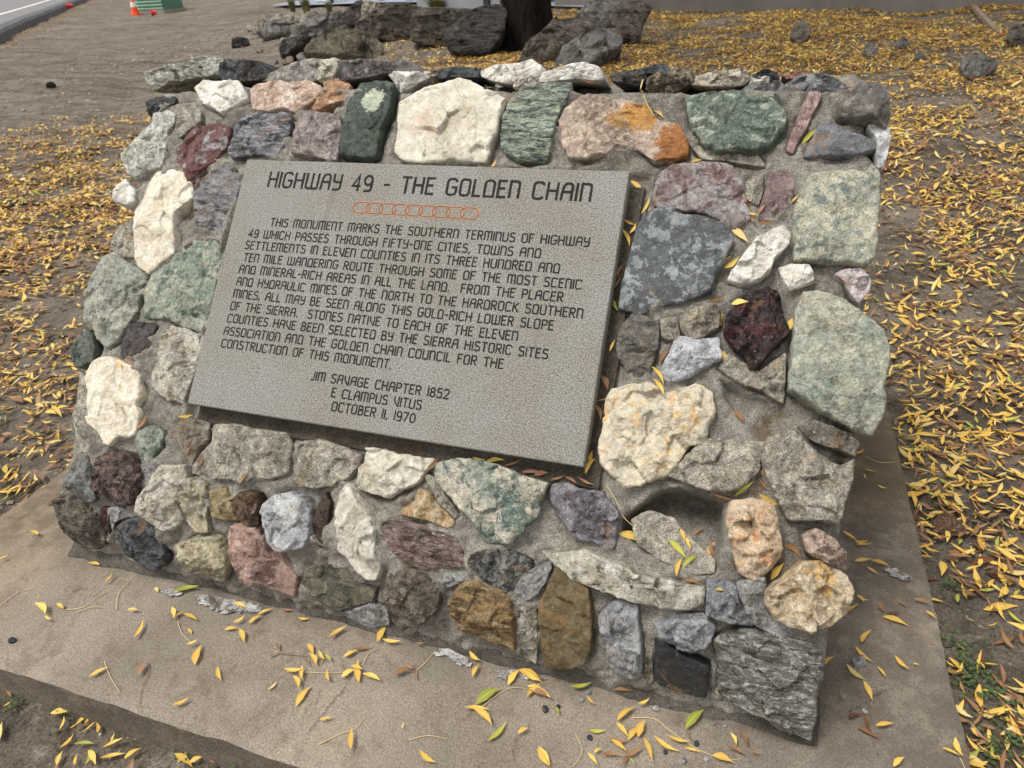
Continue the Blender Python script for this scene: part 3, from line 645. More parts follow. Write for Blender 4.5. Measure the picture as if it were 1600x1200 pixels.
('largest pale green slab on the right edge', 'Z7', [(1070,10),(1130,10),(1260,50),(1340,110),(1400,160),(1450,200),(1475,310),(1475,360),(1440,440),(1455,520),(1440,600),(1400,690),(1330,670),(1250,630),(1170,590),(1090,540),(990,480),(1000,400),(1015,300),(1020,200),(1030,90)], mt((154,158,138),(176,172,146),(124,136,120),'cloud',.3,fine=.38), .065, 'flat'),
('dark red lava stone', 'Z7', [(760,60),(800,20),(890,-10),(950,20),(970,90),(1005,190),(1000,220),(930,280),(890,330),(850,380),(815,380),(790,320),(730,260),(695,200),(705,130)], mt((84,50,52),(104,58,56),(58,38,42),'speck',.45,fine=.6,bump=1.0), .06, 'F'),
('grey brown schist right of the plaque', 'Z7', [(210,180),(270,105),(330,130),(390,160),(385,250),(370,330),(330,430),(270,440),(240,390),(195,330),(185,260)], mt((124,118,106),(102,96,86),(146,128,100),'band',.25), .035, 'F'),
('tan stone beside the dark red one', 'Z7', [(480,130),(560,80),(660,75),(680,120),(670,180),(580,240),(520,230),(490,190)], mt((160,146,122),(142,132,114),(182,170,146),fine=.5), .045, 'F'),
('white and blue marble stone', 'Z7', [(460,240),(490,220),(560,240),(670,225),(685,330),(600,370),(520,420),(430,440),(390,400),(430,310)], mt((202,203,202),(176,178,180),(146,150,155),amt=.3), .05, 'F'),
('largest cream quartz stone right of the plaque', 'Z7', [(160,470),(240,450),(340,440),(420,480),(520,460),(560,440),(640,480),(650,560),(620,680),(590,730),(530,740),(480,820),(420,880),(330,915),(220,935),(170,880),(110,830),(95,770),(110,680),(130,560)], mt((216,200,166),(200,188,162),(212,172,112),'cloud',.32,fine=.2,rough=.6), .065, 'F'),
('lumpy mortar covered stone at the right edge', 'Z7', [(900,700),(1000,660),(1040,680),(1110,750),(1240,830),(1310,800),(1315,880),(1280,960),(1260,1060),(1230,1110),(1130,1090),(1000,1090),(940,1000),(900,900),(870,800)], MORTARY, .06, 'F'),
('mortar covered stone above the hollow', 'Z7', [(540,760),(620,700),(780,710),(890,720),(870,800),(850,880),(760,950),(640,955),(560,930),(430,880),(470,830)], MORTARY, .05, 'F'),
('mortar wedge under the pale green slab', 'Z7', [(1040,650),(1110,610),(1250,670),(1335,720),(1310,790),(1240,760),(1150,740),(1080,700)], mt((122,114,100),(104,96,84),(80,72,60),fine=.5), .04, 'F'),
('pale grey flat capping stone', 'Z5', [(30,115),(60,90),(130,65),(220,40),(290,45),(280,80),(250,118),(120,128)], mt((160,152,142),(180,172,160),(120,112,102),'cloud',.3,fine=.5), .03, 'T'),
('yellowish white capping stone', 'Z5', [(258,100),(285,45),(325,35),(342,60),(322,112),(270,122)], mt((190,182,150),(206,200,180),(150,140,110)), .035, 'T'),
('long dark capping stone with white streaks', 'Z5', [(340,45),(450,40),(560,50),(600,35),(640,50),(690,85),(640,90),(560,90),(440,108),(345,115),(330,80)], mt((92,84,82),(126,118,114),(176,168,160),'cloud',.3), .035, 'T'),
('small white lump on the top edge', 'Z5', [(555,100),(590,82),(640,90),(715,90),(720,110),(670,130),(620,165),(600,165),(580,130)], WH, .045, 'T'),
('dark blue capping stone', 'Z5', [(720,95),(760,80),(850,68),(920,75),(920,105),(830,105),(760,112)], mt((66,76,80),(86,94,94),(110,118,112)), .02, 'T'),
('cream capping stone behind the quartz block', 'Z5', [(945,80),(1000,65),(1100,55),(1140,42),(1180,65),(1178,100),(1100,118),(1060,130),(990,118),(945,102)], WH, .035, 'T'),
('small cream lump on the top edge', 'Z5', [(1065,130),(1100,105),(1160,105),(1180,125),(1130,155),(1090,162)], mt((206,192,176),(190,176,160)), .04, 'T'),
('long cream capping stone', 'Z5', [(1165,100),(1260,75),(1360,55),(1420,70),(1440,112),(1400,118),(1320,114),(1240,122),(1180,127)], WH, .035, 'T'),
('thin black slab on the top edge', 'Z6', [(15,110),(100,95),(170,90),(180,125),(140,155),(80,145),(20,135)], mt((66,62,58),(86,80,74)), .03, 'T'),
('blue black stone behind the top edge', 'Z6', [(130,95),(180,75),(260,62),(290,85),(275,108),(180,102)], mt((70,78,82),(92,98,98)), .02, 'T'),
('lumpy brown stone on the top edge', 'Z6', [(190,130),(240,105),(310,90),(390,105),(400,140),(340,170),(290,210),(220,195),(180,170)], mt((126,110,88),(96,82,66),(180,166,140),amt=.3,fine=.5,bump=1.0), .04, 'T'),
('lumpy cream stone on the top edge', 'Z6', [(395,130),(470,105),(560,95),(630,88),(660,115),(640,150),(560,162),(500,162),(400,150)], mt((200,186,160),(180,164,138),(224,216,200),bump=.9), .035, 'T'),
('small black stone on the top edge', 'Z6', [(680,115),(730,90),(790,100),(802,138),(740,138)], mt((52,50,52),(66,64,66)), .02, 'T'),
('short white bar on the top edge', 'Z6', [(680,125),(775,125),(777,147),(690,152)], WH, .035, 'T'),
('flat grey stone on the top edge', 'Z6', [(625,185),(680,150),(800,145),(835,175),(790,192),(690,197)], mt((120,118,114),(138,136,130),(92,90,88)), .03, 'T'),
('grey slab capping stone on the right', 'Z6', [(830,165),(880,130),(960,115),(1060,130),(1115,165),(1110,187),(1010,217),(920,197),(840,197)], mt((142,144,144),(126,128,130),(100,100,102),fine=.45), .04, 'T'),
('flat reddish tan stone on the top edge', 'Z6', [(820,110),(870,97),(940,105),(942,125),(840,128)], mt((178,132,104),(160,116,90)), .02, 'T'),
]

def catmull(poly, n):
    P = np.asarray(poly, float); k = len(P)
    seg = np.linalg.norm(np.roll(P, -1, 0) - P, axis=1); cum = np.concatenate([[0], np.cumsum(seg)])
    out = []
    for s in np.arange(n) * cum[-1] / n:
        i = min(np.searchsorted(cum, s, 'right') - 1, k - 1); t = (s - cum[i]) / max(seg[i], 1e-9)
        p0, p1, p2, p3 = P[(i - 1) % k], P[i], P[(i + 1) % k], P[(i + 2) % k]
        sm = .5 * (2 * p1 + (p2 - p0) * t + (2 * p0 - 5 * p1 + 4 * p2 - p3) * t * t + (3 * p1 - p0 - 3 * p2 + p3) * t ** 3)
        ln = p1 + (p2 - p1) * t
        out.append(ln * .78 + sm * .22)
    return np.array(out)
def inside_centre(P):
    """point well inside the outline (largest clearance)"""
    lo, hi = P.min(0), P.max(0)
    gx, gy = np.meshgrid(np.linspace(lo[0], hi[0], 36), np.linspace(lo[1], hi[1], 36))
    d = -poly_sdf(gx, gy, P); c = P.mean(0)
    sz = max(hi - lo)
    d = d - 0.15 * np.hypot(gx - c[0], gy - c[1])
    i = np.argmax(d); return np.array([gx.flat[i], gy.flat[i]])

def rock_mesh(P2, H, depth, rough=1.0, flat=False, both=False, seed=0, ring=None, npts=None):
    """closed rock from an outline P2 (metres, local plane): faceted, noisy face of height H, body going back by depth"""
    rs = random.Random(seed)
    per = np.linalg.norm(np.roll(P2, -1, 0) - P2, axis=1).sum()
    n = npts or int(min(190, max(56, per / .0045)))
    B = catmull(P2, n); c = inside_centre(P2)
    size = math.sqrt(max(1e-6, abs(0.5 * np.sum(B[:, 0] * np.roll(B[:, 1], -1) - B[:, 1] * np.roll(B[:, 0], -1)))))
    so = Vector((rs.uniform(-50, 50), rs.uniform(-50, 50), rs.uniform(-50, 50)))
    # ragged rim
    for i in range(n):
        q = Vector((B[i][0], B[i][1], 0)) / size
        e = mnoise.fractal(q * 7 + so, 0.8, 2.1, 4) * .024 * size * min(1, rough)
        d = B[i] - c; B[i] = B[i] + d / (np.linalg.norm(d) + 1e-9) * e
    R = ring or int(min(44, max(13, size / .0060)))
    # facets
    K = 4 if flat else rs.randint(5, 8)
    planes = []
    a0 = rs.uniform(0, 6.28)
    for k in range(K):
        th = a0 + 6.28 * k / K + rs.uniform(-.45, .45)
        reach = rs.uniform(.10, .46) * size if not flat else rs.uniform(.34, .5) * size
        sl = rs.uniform(.08, .55) * H / (.3 * size) if not flat else rs.uniform(.2, .6) * H / (.3 * size)
        planes.append((math.cos(th), math.sin(th), reach, sl))
    tx, ty = (rs.uniform(-.35, .35) * H / (.5 * size) for _ in range(2))
    if flat: tx *= .4; ty *= .4
    amp = (.09 if not flat else .06) * rough
    chip = (.66 if not flat else .16) * rough * H / size
    def cells(q, f, o):
        """flat chipped facets: every cell has a plane of its own"""
        ds, ps = mnoise.voronoi(q * f + so + Vector((o, o, 0)))
        p = ps[0]; d = (q * f + so + Vector((o, o, 0))) - p
        g = mnoise.noise_vector(p * 7.31)
        return (d.x * g.x + d.y * g.y) / f * 2.2 + mnoise.noise(p * 3.7) * .05 / f
    def hgt(x, y, s):
        qx, qy = x - c[0], y - c[1]
        h = H + tx * qx + ty * qy
        for (cx, cy, r, sl) in planes:
            h = min(h, H + (r - (qx * cx + qy * cy)) * sl)
        q = Vector((qx, qy, 0)) / size
        w = Vector((mnoise.noise(q * 3 + so), mnoise.noise(q * 3 - so), 0)) * .09
        h += size * chip * (1.5 * cells(q + w, 2.4, 0) + .9 * cells(q + w * .7, 5.5, 20) + .4 * cells(q + w * .4, 13.0, 40))
        h += H * amp * mnoise.fractal(q * 3.2 + so, 0.8, 2.1, 5)
        rg = mnoise.ridged_multi_fractal(q * 4.5 + so * 1.7, 0.9, 2.1, 5, 1.0, 2.0)
        h -= H * amp * .5 * max(0, rg - 1.1)
        h += .0018 * rough * mnoise.fractal(Vector((x, y, 0)) * 95 + so, .6, 2.0, 4)
        e = max(0, (s - .95) / .05)
        return max(h, .52 * H) * (1 - e ** 2.0 * (.10 if flat else .14))
    verts = []; faces = []
    def ringv(s, z=None, sign=1):
        i0 = len(verts)
        for i in range(n):
            p = c + (B[i] - c) * s
            if z is None:
                w = Vector((p[0], p[1], 0)) / size
                verts.append((p[0], p[1], sign * hgt(p[0], p[1], s)))
            else: verts.append((p[0], p[1], z))
        return i0
    def join(a, b):
        for i in range(n):
            j = (i + 1) % n; faces.append((a + i, b + i, b + j, a + j))
    verts.append((c[0], c[1], hgt(c[0], c[1], 0))); 
    ss = [.965 * (k / R) ** .9 for k in range(1, R + 1)] + [.985, 1.0]
    prev = ringv(ss[0])
    for i in range(n): faces.append((0, prev + i, prev + (i + 1) % n))
    for s in ss[1:]:
        cur = ringv(s); join(prev, cur); prev = cur
    if not both:
        for s, z in ((1.006, .40 * H), (1.008, .02 * H), (1.0, -.012), (.97, -.35 * depth), (.90, -depth)):
            i0 = len(verts)
            for i in range(n):
                p = c + (B[i] - c) * s
                q = Vector((p[0], p[1], z)) / size
                e = .03 * size * rough * mnoise.fractal(q * 4 + so, .8, 2.1, 3)
                d = B[i] - c; p = p + d / (np.linalg.norm(d) + 1e-9) * e * (.5 if z > 0 else 1)
                verts.append((p[0], p[1], z))
            join(prev, i0); prev = i0
        faces.append(tuple(prev + i for i in range(n))[::-1])
    else:
        for s in ss[-2::-1]:
            i0 = len(verts)
            for i in range(n):
                p = c + (B[i] - c) * s
                verts.append((p[0], p[1], -depth * math.sqrt(max(0, 1 - s ** 2.2)) * (1 + .2 * mnoise.fractal(Vector((p[0], p[1], 5)) / size * 3 + so, .9, 2.1, 3))))
            join(prev, i0); prev = i0
        verts.append((c[0], c[1], -depth)); k = len(verts) - 1
        for i in range(n): faces.append((k, prev + (i + 1) % n, prev + i))
    return verts, faces

def frame_mw(o, ex, ey, en):
    m = Matrix.Identity(4)
    for i in range(3): m[i][0] = ex[i]; m[i][1] = ey[i]; m[i][2] = en[i]; m[i][3] = o[i]
    return m
STONES = []                                     # (outline in mortar (x, s) space) for the mortar bed
KEYS = {}
def build_stone(idx, spec):
    label, zone, poly, mat, H, kind = spec
    H = H * .78
    PX = [px(zone, *p) for p in poly]
    cpx = np.mean(PX, 0)
    if kind == 'T':
        PX = [tuple(q) for q in cpx + (np.array(PX) - cpx) * np.array([1.07, 1.24])]
        p0 = np.array([0, TOPY + .055, TOPZ + 0.01]); tl = math.radians(72)
        en = np.array([0, -math.sin(tl), math.cos(tl)]); eu = np.array([0, math.cos(tl), math.sin(tl)])
        dep = .16
    else:
        c3, pi = hit_profile(cpx[0], cpx[1], H * .75)
        if c3 is None:
            c3 = hit_plane(cpx[0], cpx[1], slope_pt(.5, MOFF + H * .75), EN); pi = len(PN) - 1
        nn = PN[pi]; en = np.array([0, nn[0], nn[1]]); eu = np.array([0, -nn[1] if nn[1] < 0 else nn[1], -nn[0]])
        eu = np.cross(en, EX)
        p0 = c3; dep = max(.06, .1)
    pts = np.array([hit_plane(x, y, p0, en) for x, y in PX])
    o = pts.mean(0)
    loc2 = np.stack([(pts - o) @ EX, (pts - o) @ eu], 1)
    # counter-clockwise
    if np.sum(loc2[:, 0] * np.roll(loc2[:, 1], -1) - loc2[:, 1] * np.roll(loc2[:, 0], -1)) < 0: loc2 = loc2[::-1]
    back = H * .75 if kind != 'T' else H * .6
    v, f = rock_mesh(loc2, H, dep, flat=(kind == 'flat'), seed=100 + idx, rough=.36 + .95 * min(1.0, mat.get('bump', .6)))
    mat = dict(mat); mat.setdefault('pat', 'cloud')
    M = rock_mat('stone_%03d' % idx, **mat)
    ob = mesh_obj('stone' if label else 'filler_stone', v, f, M, mon, mw=frame_mw(o - en * back, EX, eu, en))
    if label:
        ob['label'] = label
        KEYS[label] = o
    if kind != 'T':
        base = o - en * back
        q = pts - en * back
        # nearest profile arc length of each outline point
        out = []
        for p in q:
            k = np.argmin((PF[:, 0] - p[1]) ** 2 + (PF[:, 1] - p[2]) ** 2); out.append((p[0], SL[k]))
        STONES.append(np.array(out))
print('STONES', len(ST))
for i, s in enumerate(ST): build_stone(i, s)
GREYC = mt((160, 158, 152), (138, 136, 130), (116, 110, 100), amt=.2, fine=.45)
FILL = [('B1', [(440,165),(520,125),(620,160),(700,250),(790,330),(790,385),(700,395),(560,330),(470,270)], MORTARY, .012), ('Z8', [(1080,700),(1140,640),(1225,610),(1230,640),(1180,740),(1080,800)], GREYC, .025),
        ('Z8', [(1085,800),(1165,790),(1172,960),(1165,1040),(1085,990)], MORTARY, .025), ('Z8', [(350,825),(470,790),(545,820),(550,880),(440,885)], GREYC, .025), ('Z8', [(690,240),(735,250),(800,345),(850,410),(825,430),(760,360)], MORTARY, .03),
        ('Z7', [(665,370),(720,300),(800,390),(860,390),(985,300),(975,540),(870,480),(760,440)], MORTARY, .035), ('Z7', [(395,140),(470,130),(490,220),(450,240),(400,230)], MORTARY, .025), ('Z6', [(645,610),(725,565),(730,650),(705,720),(645,690)], MORTARY, .02),
        ('P', [(180,360),(205,340),(216,400),(195,403),(172,390)], MORTARY, .03), ('Z4', [(490,700),(545,690),(560,720),(505,800),(480,790)], GREYC, .025), ('B1', [(880,430),(1000,400),(1012,460),(1000,520),(1080,605),(1235,690),(1240,708),(1100,680),(960,610),(905,520)], GREYC, .045),
        ('P', [(122,580),(140,600),(150,690),(128,720),(114,660)], MORTARY, .03), ('Z4', [(330,900),(400,890),(450,930),(370,960),(355,1010)], GREYC, .02), ('B1', [(500,610),(530,640),(535,840),(500,860)], MORTARY, .02), ('B1', [(560,560),(740,555),(780,600),(700,585),(620,570)], GREYC, .02),
        ('Z8', [(770,650),(860,660),(930,700),(980,735),(850,700),(780,720)], GREYC, .025), ('Z3', [(590,300),(650,250),(780,240),(790,330),(700,400),(650,420),(640,380)], MORTARY, .012), ('Z6', [(370,420),(520,480),(700,480),(740,540),(600,520),(440,500)], MORTARY, .014)]
for i, (z, poly, mat, H) in enumerate(FILL): build_stone(200 + i, ('', z, poly, mat, H, 'F'))

# ------------------------------------------------------------------ mortar core
def prof_s(z, x, y):
    X, Y = px(z, x, y); P, k = hit_profile(X, Y); return (P[0], SL[k])
HOLLOWS = [([prof_s('B1', *p) for p in [(395,165),(480,95),(560,45),(640,32),(740,52),(832,95),(836,210),(800,390),(700,400),(560,320),(470,260),(400,210)]], .115, .62),
           ([prof_s('Z7', *p) for p in [(670,410),(780,460),(975,560),(970,640),(880,690),(790,690),(755,590),(700,520)]], .05, .5)]
def build_core():
    nx = 320
    xs = np.linspace(XL, XR, nx)
    Xg, Sg = np.meshgrid(xs, SL, indexing='ij')
    h = (fbm(Xg, Sg, 7, 5, 31) - .5) * .034 + (fbm(Xg, Sg, 22, 5, 41, .6) - .5) * .034 + (fbm(Xg, Sg, 60, 3, 51) - .5) * .009
    dm = np.full(Xg.shape, 1.0)
    for P in STONES:
        lo = P.min(0) - .07; hi = P.max(0) + .07
        i0, i1 = np.searchsorted(xs, [lo[0], hi[0]]); j0, j1 = np.searchsorted(SL, [lo[1], hi[1]])
        if i1 <= i0 or j1 <= j0: continue
        d = poly_sdf(Xg[i0:i1, j0:j1], Sg[i0:i1, j0:j1], P)
        dm[i0:i1, j0:j1] = np.minimum(dm[i0:i1, j0:j1], d)
    lip = sstep(.42, .62, fbm(Xg, Sg, 9, 3, 61))
    h = h + np.exp(-np.clip(dm, 0, 1) / .010) * (.013 * lip - .016 * (1 - lip))       # mortar pressed up against some stones, shrunk away from others
    h = h - .006 * sstep(.012, .05, dm) + .007                                                  # and hollowed between them
    h = np.where(dm < -.012, np.minimum(h, -.02), h)
    for P, dep, bias in HOLLOWS:
        P = np.array(P); d = poly_sdf(Xg, Sg, P)
        smin, smax = P[:, 1].min(), P[:, 1].max(); t = np.clip((Sg - smin) / (smax - smin), 0, 1)
        k = sstep(.004, -.016, d) 
        h = h * (1 - k) + k * (-dep * (.2 + 1.15 * t ** 1.1) + (fbm(Xg, Sg, 11, 4, 77) - .35) * .05 + (fbm(Xg, Sg, 34, 4, 78) - .5) * .030)
    # plaque bed
    bedm = (Xg > -.03) & (Xg < 1.05 * W) & (Sg > 0)
    vv = (PF[:, 0] - slope_pt(0, MOFF)[1]) * CS + (PF[:, 1] - slope_pt(0, MOFF)[2]) * SN
    Vg = np.broadcast_to(vv[None], Xg.shape)
    inb = np.minimum(np.minimum(Xg + .025, 1.04 * W - Xg), np.minimum(Vg + .05, PH + .01 - Vg))
    h = np.where(inb > -.012, np.minimum(h, -.012 * sstep(-.012, .004, inb) + h * (1 - sstep(-.012, .004, inb))), h)
    # weathered ends of the wall
    e = np.minimum(Xg - XL, XR - Xg)
    h = h - .025 * np.clip(1 - e / .05, 0, 1) ** 2
    h = h * np.clip((Sg - 0) / .05, 0, 1)[...] - 0
    Y = PF[None, :, 0] + PN[None, :, 0] * h; Z = PF[None, :, 1] + PN[None, :, 1] * h
    Xo = Xg + (np.where(e < .06, (fbm(Sg, Xg, 9, 4, 91) - .5) * .05, 0))
    front = np.stack([Xo, Y, Z], -1)
    # top and back
    ny = 44
    ty = np.linspace(0, 1, ny)[1:]
    Xt, Tt = np.meshgrid(xs, ty, indexing='ij')
    Zt = TOPZ + ((fbm(Xt, Tt * .42, 8, 5, 101) - .5) * .05 - .03) * sstep(0, .2, Tt) + front[:, -1:, 2] - TOPZ
    top = np.stack([Xo[:, -1:] + 0 * Tt, front[:, -1:, 1] + Tt * (BACKY - TOPY), Zt], -1)
    bz = np.linspace(1, 0, 20)[1:]
    Xb, Bb = np.meshgrid(xs, bz, indexing='ij')
    back = np.stack([Xo[:, -1:] + 0 * Bb, BACKY + (1 - Bb) * .06 + (fbm(Xb, Bb, 6, 4, 111) - .5) * .05, top[:, -1:, 2] * Bb - .03 * (1 - Bb)], -1)
    G = np.concatenate([front, top, back], 1)
    ns = G.shape[1]
    verts = G.reshape(-1, 3)
    idx = np.arange(nx * ns).reshape(nx, ns)
    faces = np.stack([idx[:-1, :-1], idx[1:, :-1], idx[1:, 1:], idx[:-1, 1:]], -1).reshape(-1, 4).tolist()
    faces.append(idx[0, :].tolist()); faces.append(idx[-1, ::-1].tolist())
    o = mesh_obj('mortar_core', verts, faces, mortar_mat('mortar'), mon)
    return o
build_core()
# plainer stones set in the two end walls
def end_stones():
    rs = random.Random(31); mats = [rock_mat('end_stone_%d' % i, *c) for i, c in enumerate([((150, 146, 132), (122, 118, 106), (92, 98, 88)), ((206, 196, 174), (184, 172, 150), (150, 132, 104)), ((112, 104, 98), (134, 124, 116), (84, 74, 70)), ((132, 140, 120), (158, 158, 138), (96, 108, 96)), ((158, 130, 112), (138, 112, 98), (180, 160, 144))])]
    for side, X in ((1, XR - .012), (-1, XL + .012)):
        placed = []
        for _ in range(260):
            z = rs.uniform(.10, TOPZ - .09); y = rs.uniform(-.2, BACKY - .08); r = rs.uniform(.055, .11)
            yf = np.interp(z, PF[:, 1], PF[:, 0])
            if y - r < yf + .10 or y + r > BACKY - .02 or any((y - a) ** 2 + (z - b) ** 2 < (1.02 * (r + c)) ** 2 for a, b, c in placed): continue
            placed.append((y, z, r))
            P2 = np.array([(r * 1.1 * math.cos(t) * rs.uniform(.8, 1.15), r * .95 * math.sin(t) * rs.uniform(.8, 1.15)) for t in np.linspace(0, 2 * math.pi, 8)[:-1]])
            v, f = rock_mesh(P2, .028, .06, seed=900 + len(placed) + (50 if side > 0 else 0), ring=12, npts=60)
            mesh_obj('end_wall_stone', v, f, mats[len(placed) % 5], mon, mw=frame_mw((X, y, z), (0, side, 0), (0, 0, 1), (side, 0, 0)))
            if len(placed) >= 34: break
end_stones()
# dark cement fillet where the wall meets the pad
def build_fillet():
    M = mortar_mat('footing_cement', (132, 125, 114), (108, 101, 91), (84, 76, 66))
    nx = 260; xs = np.linspace(XL + .012, XR + .016, nx); vs = []; fs = []
    for i, x in enumerate(xs):
        w = .002 + .022 * float(fbm(np.array(x), np.array(0.), 7, 4, 121)) + 0
        prof = [(YB + .05, .060), (YB - .002, .042), (YB - .012, .024), (YB - .022 - w * .4, .012), (YB - .022 - w, .0045), (YB - .025 - w, -.02)]
        for y, z in prof: vs.append((x, y + (float(fbm(np.array(x), np.array(y), 18, 3, 5)) - .5) * .014, z + (float(fbm(np.array(x), np.array(z + 3.), 22, 3, 6)) - .5) * .012 * (z > .006)))
    k = 6
    for i in range(nx - 1):
        for j in range(k - 1): fs.append((i * k + j, i * k + j + 1, (i + 1) * k + j + 1, (i + 1) * k + j))
    fs.append(tuple(range(k))[::-1]); fs.append(tuple((nx - 1) * k + j for j in range(k)))
    mesh_obj('cement_footing', vs, fs, M, mon)
build_fillet()

# ------------------------------------------------------------------ plaque with its lettering
PLM = frame_mw(F0, EX, EU, EN)
pq = None
def build_plaque():
    global pq
    th = .046
    bm = bmesh.new()
    nx, ny = 60, 40
    add_box(bm, (W / 2, PH / 2, -th / 2), (W, PH, th))
    bmesh.ops.subdivide_edges(bm, edges=bm.edges[:], cuts=24, use_grid_fill=True)
    for v in bm.verts:
        ex = min(v.co.x, W - v.co.x); ey = min(v.co.y, PH - v.co.y); ez = -v.co.z
        if ez < 1e-5 and min(ex, ey) < 1e-5:
            c = .0022 + .0022 * max(0, mnoise.fractal(v.co * 14, .8, 2, 3))
            if ex < 1e-5: v.co.x += c * (1 if v.co.x < .5 else -1)
            if ey < 1e-5: v.co.y += c * (1 if v.co.y < .3 else -1)
    pq = bm_obj('plaque', bm, granite_mat(), mon, mw=PLM)
    pq['label'] = 'grey granite plaque with black engraved lettering and a chain emblem'
    bm = bmesh.new()
    x0, x1, y0, y1 = .004, 1.032 * W, -.045, PH - .02
    add_box(bm, ((x0 + x1) / 2, (y0 + y1) / 2, -.0485 - .05), (x1 - x0, y1 - y0, .1))
    bmesh.ops.subdivide_edges(bm, edges=bm.edges[:], cuts=20, use_grid_fill=True)
    for v in bm.verts: v.co += Vector((mnoise.noise(v.co * 20), mnoise.noise(v.co * 20 + Vector((9, 0, 0))), 0)) * .004
    bm_obj('plaque_bed', bm, mortar_mat('bed_cement', (124, 116, 102), (102, 94, 82), (80, 66, 48)), mon, mw=PLM)
build_plaque()

def rc(pts, r, closed=False, k=5):
    """polyline with rounded corners"""
    P = [np.array(p, float) for p in pts]; n = len(P); out = []
    for i in range(n):
        if not closed and i in (0, n - 1): out.append(P[i]); continue
        a, b, c = P[i - 1], P[i], P[(i + 1) % n]
        rr = min(r, .5 * np.linalg.norm(a - b), .5 * np.linalg.norm(c - b))
        s = b + (a - b) / np.linalg.norm(a - b) * rr; e = b + (c - b) / np.linalg.norm(c - b) * rr
        for t in np.linspace(0, 1, k): out.append((1 - t) ** 2 * s + 2 * t * (1 - t) * b + t * t * e)
    if closed: out.append(out[0])
    return out
w_ = .52
def ell(cx, cy, a, b, t0, t1, k=14): return [np.array((cx + a * math.cos(t), cy + b * math.sin(t))) for t in np.linspace(math.radians(t0), math.radians(t1), k)]
GL = {
 'A': (w_, [rc([(0, 0), (.04, .62), (.12, 1), (w_, 1), (w_, 0)], .22), [(.04, .48), (w_, .48)]]),
 'B': (.46, [[(0, 0), (0, 1)], rc([(0, 1), (.40, 1), (.40, .54), (0, .54)], .2), rc([(0, .54), (.46, .54), (.46, 0), (0, 0)], .2)]),
 'C': (.50, [rc([(.50, .88), (.42, 1), (0, 1), (0, 0), (.40, 0), (.50, .1)], .26)]),
 'D': (.50, [rc([(0, 0), (0, 1), (.50, 1), (.50, 0)], .24) + [(0, 0)]]),
 'E': (.40, [[(.40, 1), (0, 1), (0, 0), (.40, 0)], [(0, .54), (.32, .54)]]),
 'F': (.40, [[(.40, 1), (0, 1), (0, 0)], [(0, .54), (.32, .54)]]),
 'G': (.52, [rc([(.50, .88), (.42, 1), (0, 1), (0, 0), (.52, 0), (.52, .48)], .24) + [(.30, .48)]]),
 'H': (.50, [[(0, 0), (0, 1)], [(.50, 0), (.50, 1)], [(0, .52), (.50, .52)]]),
 'I': (.0, [[(0, 0), (0, 1)]]),
 'J': (.26, [rc([(.26, 1), (.26, 0), (0, 0), (0, .1)], .16)]),
 'K': (.48, [[(0, 0), (0, 1)], [(.46, 1), (0, .46)], [(.14, .60), (.48, 0)]]),
 'L': (.38, [[(0, 1), (0, 0), (.38, 0)]]),
 'M': (.70, [[(0, 0), (0, 1)], rc([(0, .96), (.10, 1), (.36, 1), (.36, 0)], .14), rc([(.36, .96), (.46, 1), (.70, 1), (.70, 0)], .14)]),
 'N': (.48, [[(0, 0), (0, 1)], rc([(0, 1), (.48, 1), (.48, 0)], .2)]),
 'O': (.50, [rc([(0, .5), (0, 1), (.50, 1), (.50, 0), (0, 0)], .2, True)]),
 'P': (.44, [[(0, 0), (0, 1)], rc([(0, 1), (.44, 1), (.44, .46), (0, .46)], .2)]),
 'R': (.46, [[(0, 0), (0, 1)], rc([(0, 1), (.44, 1), (.44, .50), (0, .50)], .2), [(.2, .50), (.46, 0)]]),
 'S': (.46, [rc([(.44, .92), (.36, 1), (.02, 1), (.02, .56), (.46, .50), (.46, 0), (.08, 0), (0, .1)], .18)]),
 'T': (.48, [[(0, 1), (.48, 1)], [(.24, 1), (.24, 0)]]),
 'U': (.50, [rc([(0, 1), (0, 0), (.50, 0), (.50, 1)], .2)]),
 'V': (.46, [rc([(0, 1), (0, .55), (.40, 0)], .3) + [(.46, 0), (.46, 1)]]),
 'W': (.74, [rc([(0, 1), (0, 0), (.37, 0), (.37, 1)], .15), rc([(.37, .1), (.37, 0), (.74, 0), (.74, 1)], .15)]),
 'Y': (.46, [rc([(0, 1), (0, .50), (.46, .50)], .2), rc([(.46, 1), (.46, 0), (.04, 0)], .28)]),
 '0': (.50, [ell(.25, .5, .25, .5, 90, 450, 26)]),
 '1': (.0, [[(0, 0), (0, 1)]]),
 '2': (.46, [rc([(0, .84), (.05, 1), (.46, 1), (.46, .56), (0, 0)], .22) + [(.48, 0)]]),
 '4': (.46, [[(.34, 0), (.34, 1), (0, .3), (.46, .3)]]),
 '5': (.44, [[(.42, 1), (.06, 1), (.03, .58)] + rc([(.03, .58), (.44, .64), (.44, 0), (.08, 0), (0, .1)], .22)]),
 '7': (.44, [[(0, 1), (.44, 1), (.12, 0)]]),
 '8': (.46, [ell(.23, .76, .19, .24, 90, 450, 20), ell(.23, .27, .23, .27, 90, 450, 22)]),
 '9': (.46, [ell(.23, .70, .23, .30, 0, 360, 22), rc([(.46, .70), (.46, 0), (.06, 0)], .3)]),
 '-': (.28, [[(0, .46), (.28, .46)]]),
 '.': (.03, [[(0, .0), (.04, .06)]]), ',': (.04, [[(.05, .08), (-.02, -.14)]]),
 ' ': (.30, []),
}
